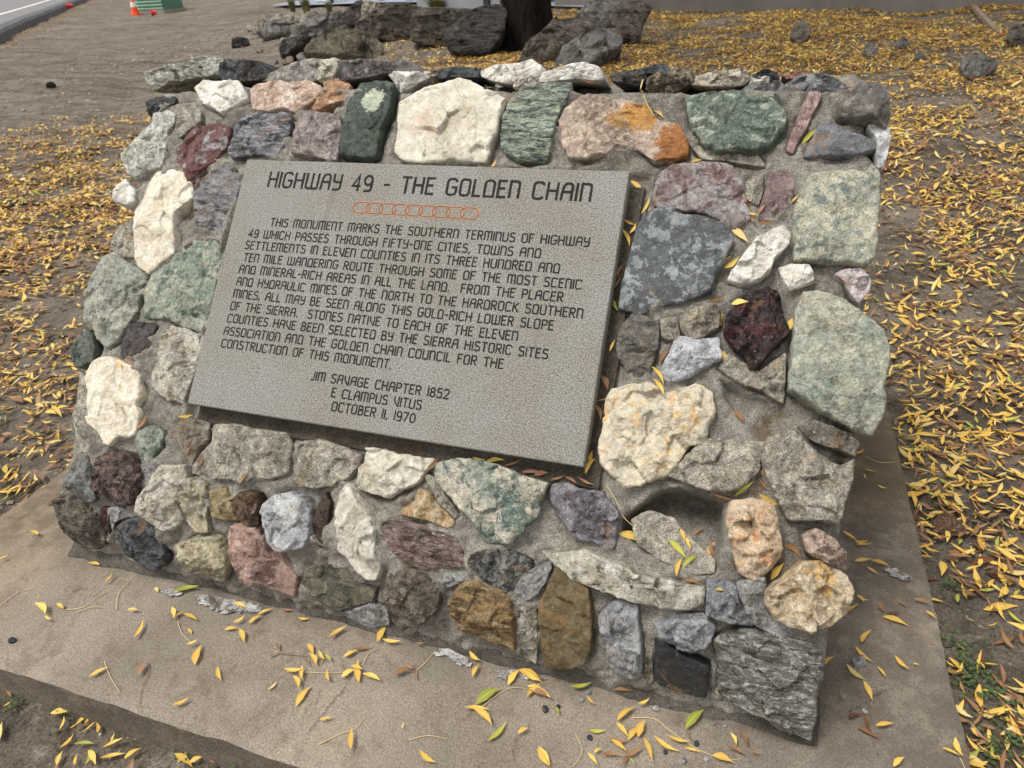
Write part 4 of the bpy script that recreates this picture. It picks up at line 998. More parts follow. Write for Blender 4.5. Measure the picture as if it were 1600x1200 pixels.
def stroke(verts, faces, pts, wd, z):
    P = [np.array(p, float) for p in pts]
    Q = [P[0]]
    for p in P[1:]:
        if np.linalg.norm(p - Q[-1]) > 1e-6: Q.append(p)
    P = Q; i0 = len(verts); n = len(P)
    closed = n > 3 and np.linalg.norm(P[0] - P[-1]) < 1e-5
    for i in range(n):
        if closed: a, b, c = P[i - 1 if i else n - 2], P[i], P[i + 1 if i < n - 1 else 1]
        else: a, b, c = P[max(i - 1, 0)], P[i], P[min(i + 1, n - 1)]
        d1 = (b - a); d2 = (c - b)
        if np.linalg.norm(d1) < 1e-9: d1 = d2
        if np.linalg.norm(d2) < 1e-9: d2 = d1
        d1 = d1 / np.linalg.norm(d1); d2 = d2 / np.linalg.norm(d2)
        n1 = np.array((-d1[1], d1[0])); n2 = np.array((-d2[1], d2[0])); mm = n1 + n2
        l = np.linalg.norm(mm)
        mm = n1 if l < .2 else mm / l / max(.45, (mm / l) @ n1)
        ext = np.zeros(2)
        if not closed and i == 0: ext = -d2 * wd * .3
        if not closed and i == n - 1: ext = d1 * wd * .3
        ww = wd * random.uniform(.42, .56)
        for s in (1, -1): q = b + ext + mm * ww * s; verts.append((q[0], q[1], z))
        if i: k = i0 + 2 * i; faces.append((k - 1, k - 2, k, k + 1))
LETM = simple_mat('engraved_black', (22, 21, 20), .8, .25, 60)
def plq(x, y): 
    P = hit_plane(x, y, F0, EN) - F0; return np.array([P @ EX, P @ EU])
def text_line(V, Fc, txt, a, b, cap, wd):
    p0, p1 = plq(*a), plq(*b); base = (p0[1] + p1[1]) / 2
    gap = .24; adv = 0; pos = []
    for ch in txt:
        w, s = GL[ch]; pos.append(adv); adv += w + gap
    total = adv - gap; sx = (p1[0] - p0[0]) / total
    for ch, x in zip(txt, pos):
        for k, s in enumerate(GL[ch][1]):
            pts = [(p0[0] + (x + q[0]) * sx, base + q[1] * cap) for q in s]
            stroke(V, Fc, pts, wd, .0004 + .00004 * k)
LINES = [
 ('THIS MONUMENT MARKS THE SOUTHERN TERMINUS OF HIGHWAY', (422.7, 350.6), (919, 388)),
 ('49 WHICH PASSES THROUGH FIFTY-ONE CITIES, TOWNS AND', (388.7, 368.2), (842.9, 404.9)),
 ('SETTLEMENTS IN ELEVEN COUNTIES IN ITS THREE HUNDRED AND', (383.3, 386), (872.2, 429.3)),
 ('TEN MILE WANDERING ROUTE THROUGH SOME OF THE MOST SCENIC', (380.8, 405.6), (906.8, 454.6)),
 ('AND MINERAL-RICH AREAS IN ALL THE LAND.  FROM THE PLACER', (373.6, 424.2), (877.7, 473.6)),
 ('AND HYDRAULIC MINES OF THE NORTH TO THE HARDROCK SOUTHERN', (369.7, 443.6), (908.7, 499.2)),
 ('MINES, ALL MAY BE SEEN ALONG THIS GOLD-RICH LOWER SLOPE', (364.9, 462.9), (863.2, 517.4)),
 ('OF THE SIERRA.  STONES NATIVE TO EACH OF THE ELEVEN', (360, 482.7), (807, 533.7)),
 ('COUNTIES HAVE BEEN SELECTED BY THE SIERRA HISTORIC SITES', (355.2, 501.7), (854.4, 562)),
 ('ASSOCIATION AND THE GOLDEN CHAIN COUNCIL FOR THE', (349.4, 522.4), (784.7, 575.9)),
 ('CONSTRUCTION OF THIS MONUMENT.', (345.5, 542.4), (610, 575.7)),
]
def build_text():
    V, Fc = [], []
    text_line(V, Fc, 'HIGHWAY 49 - THE GOLDEN CHAIN', (419.3, 288.9), (920.8, 317.4), .0455, .0074)
    o = mesh_obj('lettering', V, Fc, LETM, pq, smooth=False, mw=PLM); o['label'] = 'large engraved heading'
    V, Fc = [], []
    for t, a, b in LINES: text_line(V, Fc, t, a, b, .0232, .0041)
    o = mesh_obj('lettering', V, Fc, LETM, pq, smooth=False, mw=PLM); o['label'] = 'engraved paragraph of eleven lines'
    V, Fc = [], []
    for t, a, b in [('JIM SAVAGE CHAPTER 1852', (486.3, 593.8), (699.8, 623)), ('E CLAMPUS VITUS', (517.8, 620), (656.9, 639.6)), ('OCTOBER 11, 1970', (517.8, 641.9), (647.3, 660.3))]:
        text_line(V, Fc, t, a, b, .0232, .0041)
    o = mesh_obj('lettering', V, Fc, LETM, pq, smooth=False, mw=PLM); o['label'] = 'engraved dedication and date'
    V, Fc, MI = [], [], []
    a, b = plq(552.3, 322.6), plq(747.5, 335.8); y = (a[1] + b[1]) / 2; hh = .0155; n = 9
    pitch = (b[0] - a[0] - .052) / (n - 1)
    for k in range(n):
        x0 = a[0] + pitch * k; x1 = x0 + .052
        P = [(x1 - hh + hh * math.cos(t), y + hh * math.sin(t)) for t in np.linspace(-math.pi / 2, math.pi / 2, 10)] + [(x0 + hh + hh * math.cos(t), y + hh * math.sin(t)) for t in np.linspace(math.pi / 2, 1.5 * math.pi, 10)]
        P.append(P[0])
        stroke(V, Fc, P, .0088, .0003 + .00003 * k); n1 = len(Fc) - len(MI); MI += [0] * n1
        stroke(V, Fc, P, .0022, .0008 + .00003 * k); n1 = len(Fc) - len(MI); MI += [1] * n1
    o = mesh_obj('chain_emblem', V, Fc, [simple_mat('chain_groove_tan', (150, 118, 96), .8, .15, 60), simple_mat('chain_rust_paint', (92, 64, 48), .7, .2, 60)], pq, smooth=False, mw=PLM)
    o.data.polygons.foreach_set('material_index', MI)
    o['label'] = 'row of interlinked chain links in rusty brown'
build_text()

# ------------------------------------------------------------------ background: helpers
HEAD = np.array([math.sin(-YAW), math.cos(-YAW), 0.0]); SIDE = np.array([math.cos(-YAW), -math.sin(-YAW), 0.0])   # camera heading on the ground and its right
def gp(z, x, y): 
    X, Y = px(z, x, y); return ground_at(X, Y)
def boulder(label, z, poly, mat, depth=.6, name='boulder', cat='boulder', group='landscaping boulders behind the monument', tilt=18, sink=.1, dist=None, flat=False, parentmat=None):
    PX = np.array([px(z, *p) for p in poly])
    if name == 'boulder': PX = PX.mean(0) + (PX - PX.mean(0)) * np.array([1.15, 1.07])
    bx = PX[np.argmax(PX[:, 1])]
    mid = PX[:, 0].mean()
    base = ground_at(mid, PX[:, 1].max())
    d = base - CAM; d[2] = 0; hd = d / np.linalg.norm(d)
    t = math.radians(tilt)
    en = -hd * math.cos(t) + np.array([0, 0, 1]) * math.sin(t)
    ex = np.cross([0, 0, 1.0], en); ex /= np.linalg.norm(ex)
    eu = np.cross(en, ex)
    pts = np.array([hit_plane(x, y, base, en) for x, y in PX]); o = pts.mean(0)
    loc = np.stack([(pts - o) @ ex, (pts - o) @ eu], 1)
    if np.sum(loc[:, 0] * np.roll(loc[:, 1], -1) - loc[:, 1] * np.roll(loc[:, 0], -1)) < 0: loc = loc[::-1]
    low = loc[:, 1] < loc[:, 1].min() + .25 * np.ptp(loc[:, 1])
    loc[low, 1] -= sink * np.ptp(loc[:, 1])
    size = math.sqrt(np.ptp(loc[:, 0]) * np.ptp(loc[:, 1]))
    v, f = rock_mesh(loc, size * .28, size * depth, both=True, seed=int(abs(PX.sum())) % 9999, ring=22, npts=80, rough=.9, flat=flat)
    ob = mesh_obj(name, v, f, mat, mw=frame_mw(o, ex, eu, en))
    tag(ob, label, cat, group)
    return ob
def bmat(n, c1, c2, c3=None, sc=.3):
    k = lambda c: None if c is None else tuple(min(235, v * 1.2 + 2) for v in c)
    return rock_mat(n, k(c1), k(c2), k(c3), 'band' if n in ('boulder_dark', 'boulder_brown', 'boulder_black') else 'cloud', .3, sc, .9, .4, 1.0)
BD = bmat('boulder_dark', (72, 68, 64), (92, 86, 78), (54, 50, 48)); BB = bmat('boulder_brown', (98, 88, 76), (78, 70, 62), (126, 116, 102))
BG = bmat('boulder_grey', (112, 108, 102), (92, 88, 82), (136, 130, 120)); BO = bmat('boulder_olive', (96, 88, 68), (80, 74, 60), (116, 106, 82))
BL = bmat('boulder_pale', (170, 160, 142), (146, 136, 120), (120, 110, 96)); BK = bmat('boulder_black', (52, 50, 50), (70, 67, 64), (92, 88, 82))
boulder('big flat topped brown boulder, left half of the boulder wall', 'G1', [(815,90),(870,40),(1000,35),(1100,55),(1120,100),(1090,130),(1060,180),(1040,230),(960,240),(870,225),(815,235)], BB, .8, tilt=8, flat=True)
boulder('broad brown boulder with a sheer face, right half of the boulder wall', 'G1', [(1075,120),(1100,75),(1150,62),(1300,58),(1440,68),(1430,100),(1370,140),(1300,200),(1270,260),(1200,265),(1130,255),(1070,230)], BB, .8, tilt=8, flat=True)
boulder('black slab like boulder leaning beside the tree trunk', 'G2', [(0,250),(60,190),(200,90),(320,55),(345,100),(330,230),(250,330),(130,338),(50,320)], BK, .6, tilt=30, flat=True)
boulder('dark pointed boulder left of the boulder wall', 'G1', [(560,200),(575,150),(640,80),(700,20),(735,15),(725,70),(718,140),(690,240),(600,245)], BD, .7, tilt=15, flat=True)
boulder('narrow brown boulder wedged between dark boulders', 'G1', [(700,200),(715,150),(770,80),(800,95),(815,200),(790,240),(690,243)], BB, .7, tilt=12, flat=True)
boulder('small pale boulder on top behind the dark pointed one', 'G1', [(740,95),(735,30),(770,5),(830,20),(866,45),(860,80),(800,110)], BL, .6, tilt=12)
boulder('rounded grey boulder at the left end of the boulder row', 'G1', [(350,195),(430,135),(520,100),(600,80),(600,140),(575,200),(560,244),(440,252),(380,240)], BG, .7, tilt=25)
boulder('flat black rock lying in front of the boulder row', 'G1', [(250,315),(270,280),(330,265),(420,260),(540,245),(605,255),(560,285),(470,305),(400,315),(290,352),(255,338)], BK, .6, tilt=45)
boulder('low bluish grey rock left of the boulders', 'G1', [(100,205),(150,160),(230,148),(310,185),(335,225),(240,238),(150,235)], BG, .7, tilt=35)
boulder('wide low olive grey boulder half buried in leaf litter', 'G1', [(425,385),(470,310),(560,265),(680,247),(790,262),(850,320),(840,388),(620,400)], BO, .7, tilt=55)
boulder('cream coloured rock at the left end of the boulders', 'G1', [(385,145),(400,85),(440,73),(472,95),(455,142),(400,165)], BL, .7, tilt=20)
boulder('long tan rock on the bare sandy rise', 'G1', [(180,135),(230,95),(320,92),(390,100),(385,150),(300,158),(210,155)], BL, .7, tilt=30)
boulder('large brown grey boulder right of the tree trunk', 'G2', [(480,375),(560,270),(700,160),(830,148),(905,170),(930,215),(870,265),(760,325),(720,385),(560,400)], BB, .7, tilt=40)
boulder('grey boulder lying in front of the brown grey one', 'G2', [(690,425),(740,330),(830,265),(930,213),(1030,218),(1066,270),(1060,310),(960,375),(900,405),(850,425)], BG, .7, tilt=45)
boulder('pale grey ridged boulder against the building wall', 'G2', [(805,138),(860,60),(900,22),(1000,15),(1070,35),(1110,60),(1060,110),(1040,165),(960,195),(890,155)], BG, .7, tilt=25)
boulder('smooth round dark boulder by the building wall', 'G2', [(1030,130),(1070,75),(1120,38),(1200,28),(1255,60),(1215,150),(1190,235),(1120,275),(1060,225)], BB, .8, tilt=20, flat=True)
def gpatch(z, x, y, r): return [(x + r * 1.25 * math.cos(t) * random.uniform(.8, 1.15), y + r * .8 * math.sin(t) * random.uniform(.8, 1.15)) for t in np.linspace(0, 2 * math.pi, 9)[:-1]]
COB = [(135,235,13),(95,232,13),(75,200,15),(48,180,24),(330,170,16),(520,235,22),(310,247,14),(345,242,15),(290,375,24),(340,345,28),(370,358,28),(258,385,20),(430,305,20),(205,387,14),(100,315,18),(410,328,15),(150,120,26),(110,150,22),(250,250,14),(215,240,12),(60,240,10)]
CM = [bmat('cobble_pale', (168, 158, 142), (146, 136, 122), None, .8), bmat('cobble_grey', (128, 122, 112), (110, 104, 96), None, .8), bmat('cobble_brown', (130, 112, 92), (108, 94, 78), None, .8)]
for i, (x, y, r) in enumerate(COB):
    nm = ('pale', 'grey', 'brown')[i % 3]
    boulder('rounded %s river cobble among the stones left of the boulders' % nm, 'G1', gpatch('G1', x, y, r), CM[i % 3], .7, 'river_cobble', 'cobble', 'river cobbles left of the boulders', 40, .15, flat=True)
for i, (x, y, r, lab) in enumerate([(575,355,27,'pale rounded stone in front of the brown grey boulder'),(720,325,22,'small brown stone lying between the boulder faces'),(655,342,20,'dark brown stone beside the pale rounded one'),(945,205,22,'pale pebble perched on the grey boulder')]):
    boulder(lab, 'G2', gpatch('G2', x, y, r), CM[[0, 2, 2, 0][i]], .7, 'loose_rock', 'rock', 'loose rocks around the boulders', 40, .1, flat=True)
boulder('dark clod of earth on the bare dirt left of the boulders', 'G0', [(1448,290),(1450,250),(1490,238),(1550,245),(1562,275),(1520,295)], BK, .7, 'loose_rock', 'rock', 'loose rocks around the boulders', 30)
boulder('small dark clod on the dirt near the left leaf patch', 'G0', [(285,540),(295,515),(330,515),(352,530),(340,545)], BK, .7, 'loose_rock', 'rock', None, 30)
BKR = bmat('bank_rock', (104, 98, 90), (84, 80, 74), (128, 122, 112), .8)
boulder('dark rounded rock resting on the leafy bank', 'G3', [(1195,420),(1205,385),(1260,360),(1350,362),(1420,390),(1435,425),(1370,470),(1290,495),(1225,495)], BKR, .7, 'bank_rock', 'rock', 'rocks on the leafy bank', 35)
boulder('grey rock half buried in the middle of the leafy bank', 'G3', [(790,310),(800,262),(850,246),(890,270),(885,300),(840,318)], BKR, .7, 'bank_rock', 'rock', 'rocks on the leafy bank', 40)
boulder('broad flat earth grey rock on the upper bank', 'G3', [(135,240),(155,170),(220,150),(262,180),(255,240),(200,275)], bmat('bank_rock_dusty', (112, 102, 88), (98, 88, 76), None, .8), .7, 'bank_rock', 'rock', 'rocks on the leafy bank', 50)
boulder('small grey rock below the half buried one', 'G3', [(590,340),(600,290),(650,280),(690,310),(680,350),(630,362)], bmat('bank_rock_mid', (118, 110, 98), (100, 92, 82), None, .8), .7, 'bank_rock', 'rock', 'rocks on the leafy bank', 45)
boulder('little dark rock on the bank left of the dark rounded rock', 'G3', [(905,375),(920,340),(960,330),(985,355),(960,388)], BKR, .7, 'bank_rock', 'rock', 'rocks on the leafy bank', 40)
boulder('reddish brown stone in the leaves beside the pad', 'ZR', [(520,470),(515,430),(535,408),(575,410),(610,440),(625,470),(590,475)], bmat('bank_rock_red', (122, 88, 62), (98, 72, 54), (140, 110, 84), .9), .7, 'bank_rock', 'rock', 'rocks on the leafy bank', 40)
boulder('rough grey mound of rock at the right edge of the bank', 'G3', [(1480,260),(1500,190),(1560,170),(1640,175),(1640,290),(1560,300)], bmat('bank_rock_clod', (92, 82, 70), (76, 68, 60), None, .8), .7, 'bank_rock', 'rock', 'rocks on the leafy bank', 40)

# ------------------------------------------------------------------ road, berm, white line
ROADM = simple_mat('asphalt', (112, 110, 108), .9, .15, 2, grain=.35)
kA, kB = ground_at(-40, 88, True), ground_at(132, 4, True)
kd = (kB - kA); kd[2] = 0; kl = np.linalg.norm(kd); kd /= kl; kn = np.array([-kd[1], kd[0], 0])      # kn points away from us, onto the road
if kn @ (kA - CAM) < 0: kn = -kn
def road_z(P): return float(terrain(P[0], P[1], False)) + .06
def strip(name, a0, a1, o0, o1, dz, mat, kind='structure', n=60, m=6):
    vs = []; fs = []
    for i in range(n + 1):
        for j in range(m + 1):
            P = kA + kd * (a0 + (a1 - a0) * i / n) + kn * (o0 + (o1 - o0) * j / m); vs.append((P[0], P[1], road_z(P) + dz))
    for i in range(n):
        for j in range(m): k = i * (m + 1) + j; fs.append((k, k + 1, k + m + 2, k + m + 1))
    o = mesh_obj(name, vs, fs, mat); 
    return o
tag(strip('road', -25, 150, .45, 9, 0, ROADM), kind='structure')
wl0 = ground_at(0, 26, True); wo = float((wl0 - kA) @ kn)
tag(strip('road_line', -25, 150, wo - .02, wo + .13, .006, simple_mat('road_paint', (226, 224, 216), .7, .08, 3), m=1), 'white painted edge line along the grey road', kind='structure')
def berm():
    vs = []; fs = []; prof = [(-.02, -.25), (0, .12), (.06, .20), (.34, .22), (.47, .012), (.47, -.1)]; n = 220; k = len(prof)
    for i in range(n + 1):
        P0 = kA + kd * (-20 + 150 * i / n); j = random.uniform(-.015, .015)
        for o, z in prof:
            P = P0 + kn * o; vs.append((P[0] + j, P[1] + j, road_z(P) + z + (random.uniform(-.01, .01) if z > 0 else 0)))
    for i in range(n):
        for q in range(k - 1): fs.append((i * k + q, (i + 1) * k + q, (i + 1) * k + q + 1, i * k + q + 1))
    o = mesh_obj('kerb', vs, fs, simple_mat('kerb_asphalt', (84, 83, 82), .9, .2, 3, grain=.3), smooth=False)
    tag(o, 'dark asphalt kerb between the road and the bare dirt', 'kerb')
berm()

# ------------------------------------------------------------------ traffic cone, utility box, marker flags
g = gp('G0', 852, 96)
cone = empty('traffic_cone', g); tag(cone, 'orange traffic cone with a white collar beside the green utility box', 'traffic cone')
ORM = simple_mat('cone_orange', (224, 78, 30), .5, .1, 6); CW = simple_mat('cone_white', (228, 226, 220), .5, .05, 6)
bm = bmesh.new(); add_box(bm, (0, 0, .018), (.37, .37, .036)); bmesh.ops.bevel(bm, geom=bm.edges[:], offset=.008, segments=2, affect='EDGES'); bm_obj('base', bm, ORM, cone, mw=Matrix.Translation(g))
bm = bmesh.new(); add_lathe(bm, [(.145, .034), (.137, .06), (.028, .70), (.024, .72)]); bm_obj('cone_body', bm, ORM, cone, True, Matrix.Translation(g))
bm = bmesh.new(); add_lathe(bm, [(.1035, .27), (.104, .275), (.079, .425), (.078, .43)]); bm_obj('collar', bm, CW, cone, True, Matrix.Translation(g))
bm = bmesh.new(); add_lathe(bm, [(.068, .49), (.0685, .494), (.0515, .59), (.051, .594)]); bm_obj('collar', bm, CW, cone, True, Matrix.Translation(g))
gA, gB = gp('G0', 872, 82), gp('G0', 1033, 82)
gB = gA + (gB - gA) * 1.0; gc = (gA + gB) / 2; bw = np.linalg.norm((gB - gA)[:2]) ; ubd = math.atan2((gB - gA)[1], (gB - gA)[0])
UM = simple_mat('box_green', (74, 112, 86), .5, .12, 4)
ub = empty('utility_box', gc); tag(ub, 'green ribbed utility box standing on the bare dirt by the road', 'utility box')
R3 = Matrix.Translation(gc) @ Matrix.Rotation(ubd, 4, 'Z')
bm = bmesh.new(); add_box(bm, (0, bw * .4, .02), (bw * 1.06, bw * .9, .16)); bm_obj('footing', bm, simple_mat('box_footing', (140, 134, 122), .9, .2, 4), ub, mw=R3)
bm = bmesh.new(); add_box(bm, (0, bw * .4, .55), (bw, bw * .8, .92)); bmesh.ops.bevel(bm, geom=bm.edges[:], offset=.012, segments=2, affect='EDGES'); bm_obj('cabinet', bm, UM, ub, mw=R3)
bm = bmesh.new()
for k in range(8): add_box(bm, (0, -.03, .15 + k * .112), (bw * .97, .08, .05), Matrix.Rotation(.5, 3, 'X'))
bm_obj('louvres', bm, simple_mat('box_green_pale', (146, 182, 156), .5, .1, 4), ub, mw=R3)
bm = bmesh.new(); add_box(bm, (0, bw * .4, 1.035), (bw * 1.05, bw * .86, .05)); bm_obj('lid', bm, UM, ub, mw=R3)
FR = simple_mat('flag_red', (206, 44, 48), .5, .1, 6)
def flag(label, z, x, y, h, w):
    P = gp(z, x, y); e = empty('marker_flag', P); tag(e, label, 'marker flag', None)
    bm = bmesh.new(); add_tube(bm, [(0, 0, -.05), (0, 0, h)], .004, 6); bm_obj('wire', bm, simple_mat('flag_wire', (90, 88, 86), .5), e, mw=Matrix.Translation(P))
    bm = bmesh.new(); n = 8; r = []
    for i in range(n + 1):
        t = i / n; o = SIDE * w * t; b = HEAD * .04 * math.sin(t * 5)
        r.append((bm.verts.new((o[0] + b[0], o[1] + b[1], h - .01 - .04 * t)), bm.verts.new((o[0] + b[0], o[1] + b[1], h - .22 * (1 - .3 * t)))))
    for i in range(n): bm.faces.new((r[i][0], r[i + 1][0], r[i + 1][1], r[i][1]))
    o = bm_obj('flag', bm, FR, e, True, Matrix.Translation(P)); md = o.modifiers.new('thick', 'SOLIDIFY'); md.thickness = .004
flag('small red marker flag at the edge of the road', 'G0', 425, 66, .30, .32)
flag('little red marker flag in front of the green utility box', 'G0', 948, 98, .20, .22)

# ------------------------------------------------------------------ tree
def tree():
    bL, bR = gp('G2', 335, 318), gp('G2', 655, 260)
    c = ground_at(*px('G2', 492, 300)); wd = (655 - 345) / 4 * ((c - CAM) @ AX[2]) / FPX
    e = empty('shade_tree', c); tag(e, 'dark barked shade tree behind the monument among the boulders', 'tree')
    BM = NT('bark', .95, .1); v = BM.mapping('Object', (0, 0, 0), (0, 0, 0), (1, 1, .22))
    n = BM.noise(v, 16, 8, .7, .5)
    BM.color(BM.mix(BM.ramp(n, .35, .65), lin((20, 18, 16)), lin((44, 39, 34)))); BM.bump([(n, 1.0, .08)])
    rs = random.Random(4)
    rings = []; bm = bmesh.new(); seg = 40; prof = [(-.3, 1.5), (0, 1.22), (.12, 1.08), (.4, 1.0), (1, .95), (1.8, .9), (2.6, .86), (3.2, .8)]
    for z, s in prof:
        rings.append([bm.verts.new((wd / 2 * s * (1 + .07 * mnoise.noise(Vector((math.cos(a) * 3, math.sin(a) * 3, z * .4))) + (.05 if z > .2 else .14) * math.sin(a * 5 + 1)) * math.cos(a),
                                    wd / 2 * s * (1 + .07 * mnoise.noise(Vector((math.cos(a) * 3, math.sin(a) * 3, z * .4))) + (.05 if z > .2 else .14) * math.sin(a * 5 + 1)) * math.sin(a), z)) for a in np.arange(seg) * 2 * math.pi / seg])
    for i in range(len(rings) - 1):
        for k in range(seg): bm.faces.new((rings[i][k], rings[i][(k + 1) % seg], rings[i + 1][(k + 1) % seg], rings[i + 1][k]))
    bm.faces.new(rings[-1])
    tips = []
    def limb(p, d, L, r, dep):
        pts = [p]; q = p.copy(); dd = d.copy()
        for k in range(5):
            dd = (dd + Vector((rs.uniform(-.2, .2), rs.uniform(-.2, .2), rs.uniform(-.05, .15)))).normalized(); q = q + dd * L / 5; pts.append(q.copy())
        add_tube(bm, pts, [r * (1 - .11 * k) for k in range(6)], 8)
        if dep == 0: tips.append(q); tips.append(pts[3]); return
        for _ in range(3):
            limb(q.copy(), (dd + Vector((rs.uniform(-.8, .8), rs.uniform(-.8, .8), rs.uniform(-.1, .5)))).normalized(), L * .68, r * .5, dep - 1)
    for k in range(5):
        a = k * 1.26 + .4; limb(Vector((.1 * math.cos(a), .1 * math.sin(a), 3.0)), Vector((math.cos(a), math.sin(a), .95)).normalized(), 2.4, wd * .19, 2)
    bm_obj('trunk', bm, BM.m, e, True, Matrix.Translation(c))
    vs = []; fs = []
    for t in tips:
        for _ in range(62):
            p = t + Vector((rs.gauss(0, .5), rs.gauss(0, .5), rs.gauss(0, .42))); a = Vector((rs.gauss(0, 1), rs.gauss(0, 1), rs.gauss(0, 1))).normalized(); b = a.orthogonal().normalized()
            l = rs.uniform(.06, .11); i = len(vs); vs += [p - a * l, p + b * l * .34, p + a * l, p - b * l * .34]; fs.append((i, i + 1, i + 2, i + 3))
    o = mesh_obj('crown', vs, fs, simple_mat('crown_leaf', (150, 128, 44), .6, .4, 2), e, False, Matrix.Translation(c))
tree()

# ------------------------------------------------------------------ grass tufts
GRM = [simple_mat('tuft_green', (86, 92, 52), .7, .3, 4), simple_mat('tuft_straw', (130, 122, 78), .7, .3, 4)]
def tuft(label, z, x, y, hpx, wpx, n=160):
    P = gp(z, x, y); k = ((P - CAM) @ AX[2]) / FPX; h = hpx * k; w = wpx * k
    e = empty('grass_tuft', P); tag(e, label, 'grass', 'ornamental grass tufts beyond the boulders')
    for j, M in enumerate(GRM):
        vs = []; fs = []
        for _ in range(n if j == 0 else n // 2):
            a = random.uniform(0, 6.28); r = random.uniform(0, w * .22); b = Vector((math.cos(a) * r, math.sin(a) * r, -.02)); hh = h * random.uniform(.6, 1.1); o = random.uniform(.1, .5) * w
            bw_ = h * .02; tdir = Vector((-math.sin(a), math.cos(a), 0)) * bw_; i = len(vs)
            m1 = b + Vector((math.cos(a) * o * .4, math.sin(a) * o * .4, hh * .65)); m2 = b + Vector((math.cos(a) * o, math.sin(a) * o, hh))
            vs += [b - tdir, b + tdir, m1 + tdir * .7, m1 - tdir * .7, m2]; fs += [(i, i + 1, i + 2, i + 3), (i + 3, i + 2, i + 4)]
        mesh_obj('blades', vs, fs, M, e, False, Matrix.Translation(P))
tuft('dark green grass tuft, leftmost beyond the bare sandy rise', 'G1', 315, 85, 22, 15)
tuft('bushy green grass tuft between the two smaller tufts', 'G1', 398, 85, 24, 20)
tuft('green grass tuft at the foot of the dark post', 'G1', 540, 78, 17, 17)
tuft('wide pale green grass clump behind the flat topped boulders', 'G1', 1215, 55, 18, 50, 420)
tuft('low green grass clump behind the pale boulder', 'G1', 870, 30, 9, 18)

# ------------------------------------------------------------------ building wall on the right, shed, posts, car park
def wall_box(bm, a, b, h, t, z0):
    d = np.array(b[:2]) - np.array(a[:2]); L = np.linalg.norm(d); an = math.atan2(d[1], d[0]); c = (np.array(a[:2]) + np.array(b[:2])) / 2
    nrm = np.array([-d[1], d[0]]) / L
    if nrm @ (c - CAM[:2]) < 0: nrm = -nrm
    c = c + nrm * t / 2
    add_box(bm, (c[0], c[1], z0 + h / 2), (L, t, h), Matrix.Rotation(an, 3, 'Z'))
wa, wb = ground_at(868, 17, True), ground_at(1700, 13, True)
dirw = (wb - wa); wa2 = wa - dirw * .0; wb2 = wb + dirw * .6
e = empty('building', (wa + wb) / 2); tag(e, 'dark taupe building whose wall foot runs along the top of the leafy bank', 'building')
bm = bmesh.new(); zz = min(wa[2], wb2[2]) - .4; wall_box(bm, wa2, wb2, 3.4, 4.0, zz); bm_obj('wall', bm, simple_mat('wall_render', (88, 82, 74), .9, .12, 1.5, grain=.15, bump=.3), e)
bm = bmesh.new(); q = (wb2 - wa2) / np.linalg.norm(wb2 - wa2); off = np.array([-q[1], q[0], 0]); off = -off if off @ (wa - CAM) > 0 else off
wall_box(bm, wa2 + off * 1.0, wb2 + off * 1.0, .22, 5.4, zz + 3.4); bm_obj('roof', bm, simple_mat('roof_board', (92, 84, 76), .8, .1), e)
bm = bmesh.new(); wall_box(bm, wa2 + off * .03, wb2 + off * .03, .62, .028, zz); bm_obj('plinth', bm, simple_mat('plinth_concrete', (112, 106, 98), .9, .15, 2), e)
sa, sb = ground_at(652, 13, True), ground_at(786, 17, True)
e = empty('shed', (sa + sb) / 2); tag(e, 'pale grey shed wall seen between the boulders and the tree trunk', 'shed')
bm = bmesh.new(); wall_box(bm, sa, sb, 2.6, 3.0, sa[2] - .3); bm_obj('wall', bm, simple_mat('shed_panel', (128, 130, 132), .7, .1, 2), e)
bm = bmesh.new(); so_ = (sb - sa); wall_box(bm, sa + so_ * .80, sa + so_ * .86, 2.4, .02, sa[2] - .25)
for v in bm.verts: v.co += Vector(tuple(-HEAD * .06))
bm_obj('downpipe', bm, simple_mat('downpipe_black', (36, 36, 36), .5), e)
bm = bmesh.new(); wall_box(bm, sa - so_ * .2, sb + so_ * .1, .12, 3.4, sa[2] + 2.3); bm_obj('roof', bm, simple_mat('shed_roof', (90, 92, 94), .6), e)
def post(label, z, x, y, r, h, c):
    P = gp(z, x, y); e = empty('post', P); tag(e, label, 'post')
    bm = bmesh.new(); add_lathe(bm, [(r, -.2), (r, h), (r * .8, h + .02)], seg=14); bm_obj('shaft', bm, simple_mat('post_paint', c, .6), e, True, Matrix.Translation(P))
    bm = bmesh.new(); add_lathe(bm, [(r * 1.9, -.05), (r * 1.9, .03), (r * 1.05, .05)], seg=14); bm_obj('foot_plate', bm, simple_mat('post_foot', tuple(int(v * .8) for v in c), .7), e, True, Matrix.Translation(P))
post('slim dark post behind the green grass tuft', 'G1', 560, 40, .05, 2.4, (58, 54, 50))
post('pale post beside the grey shed wall', 'G1', 1040, 33, .09, 2.4, (206, 200, 192))
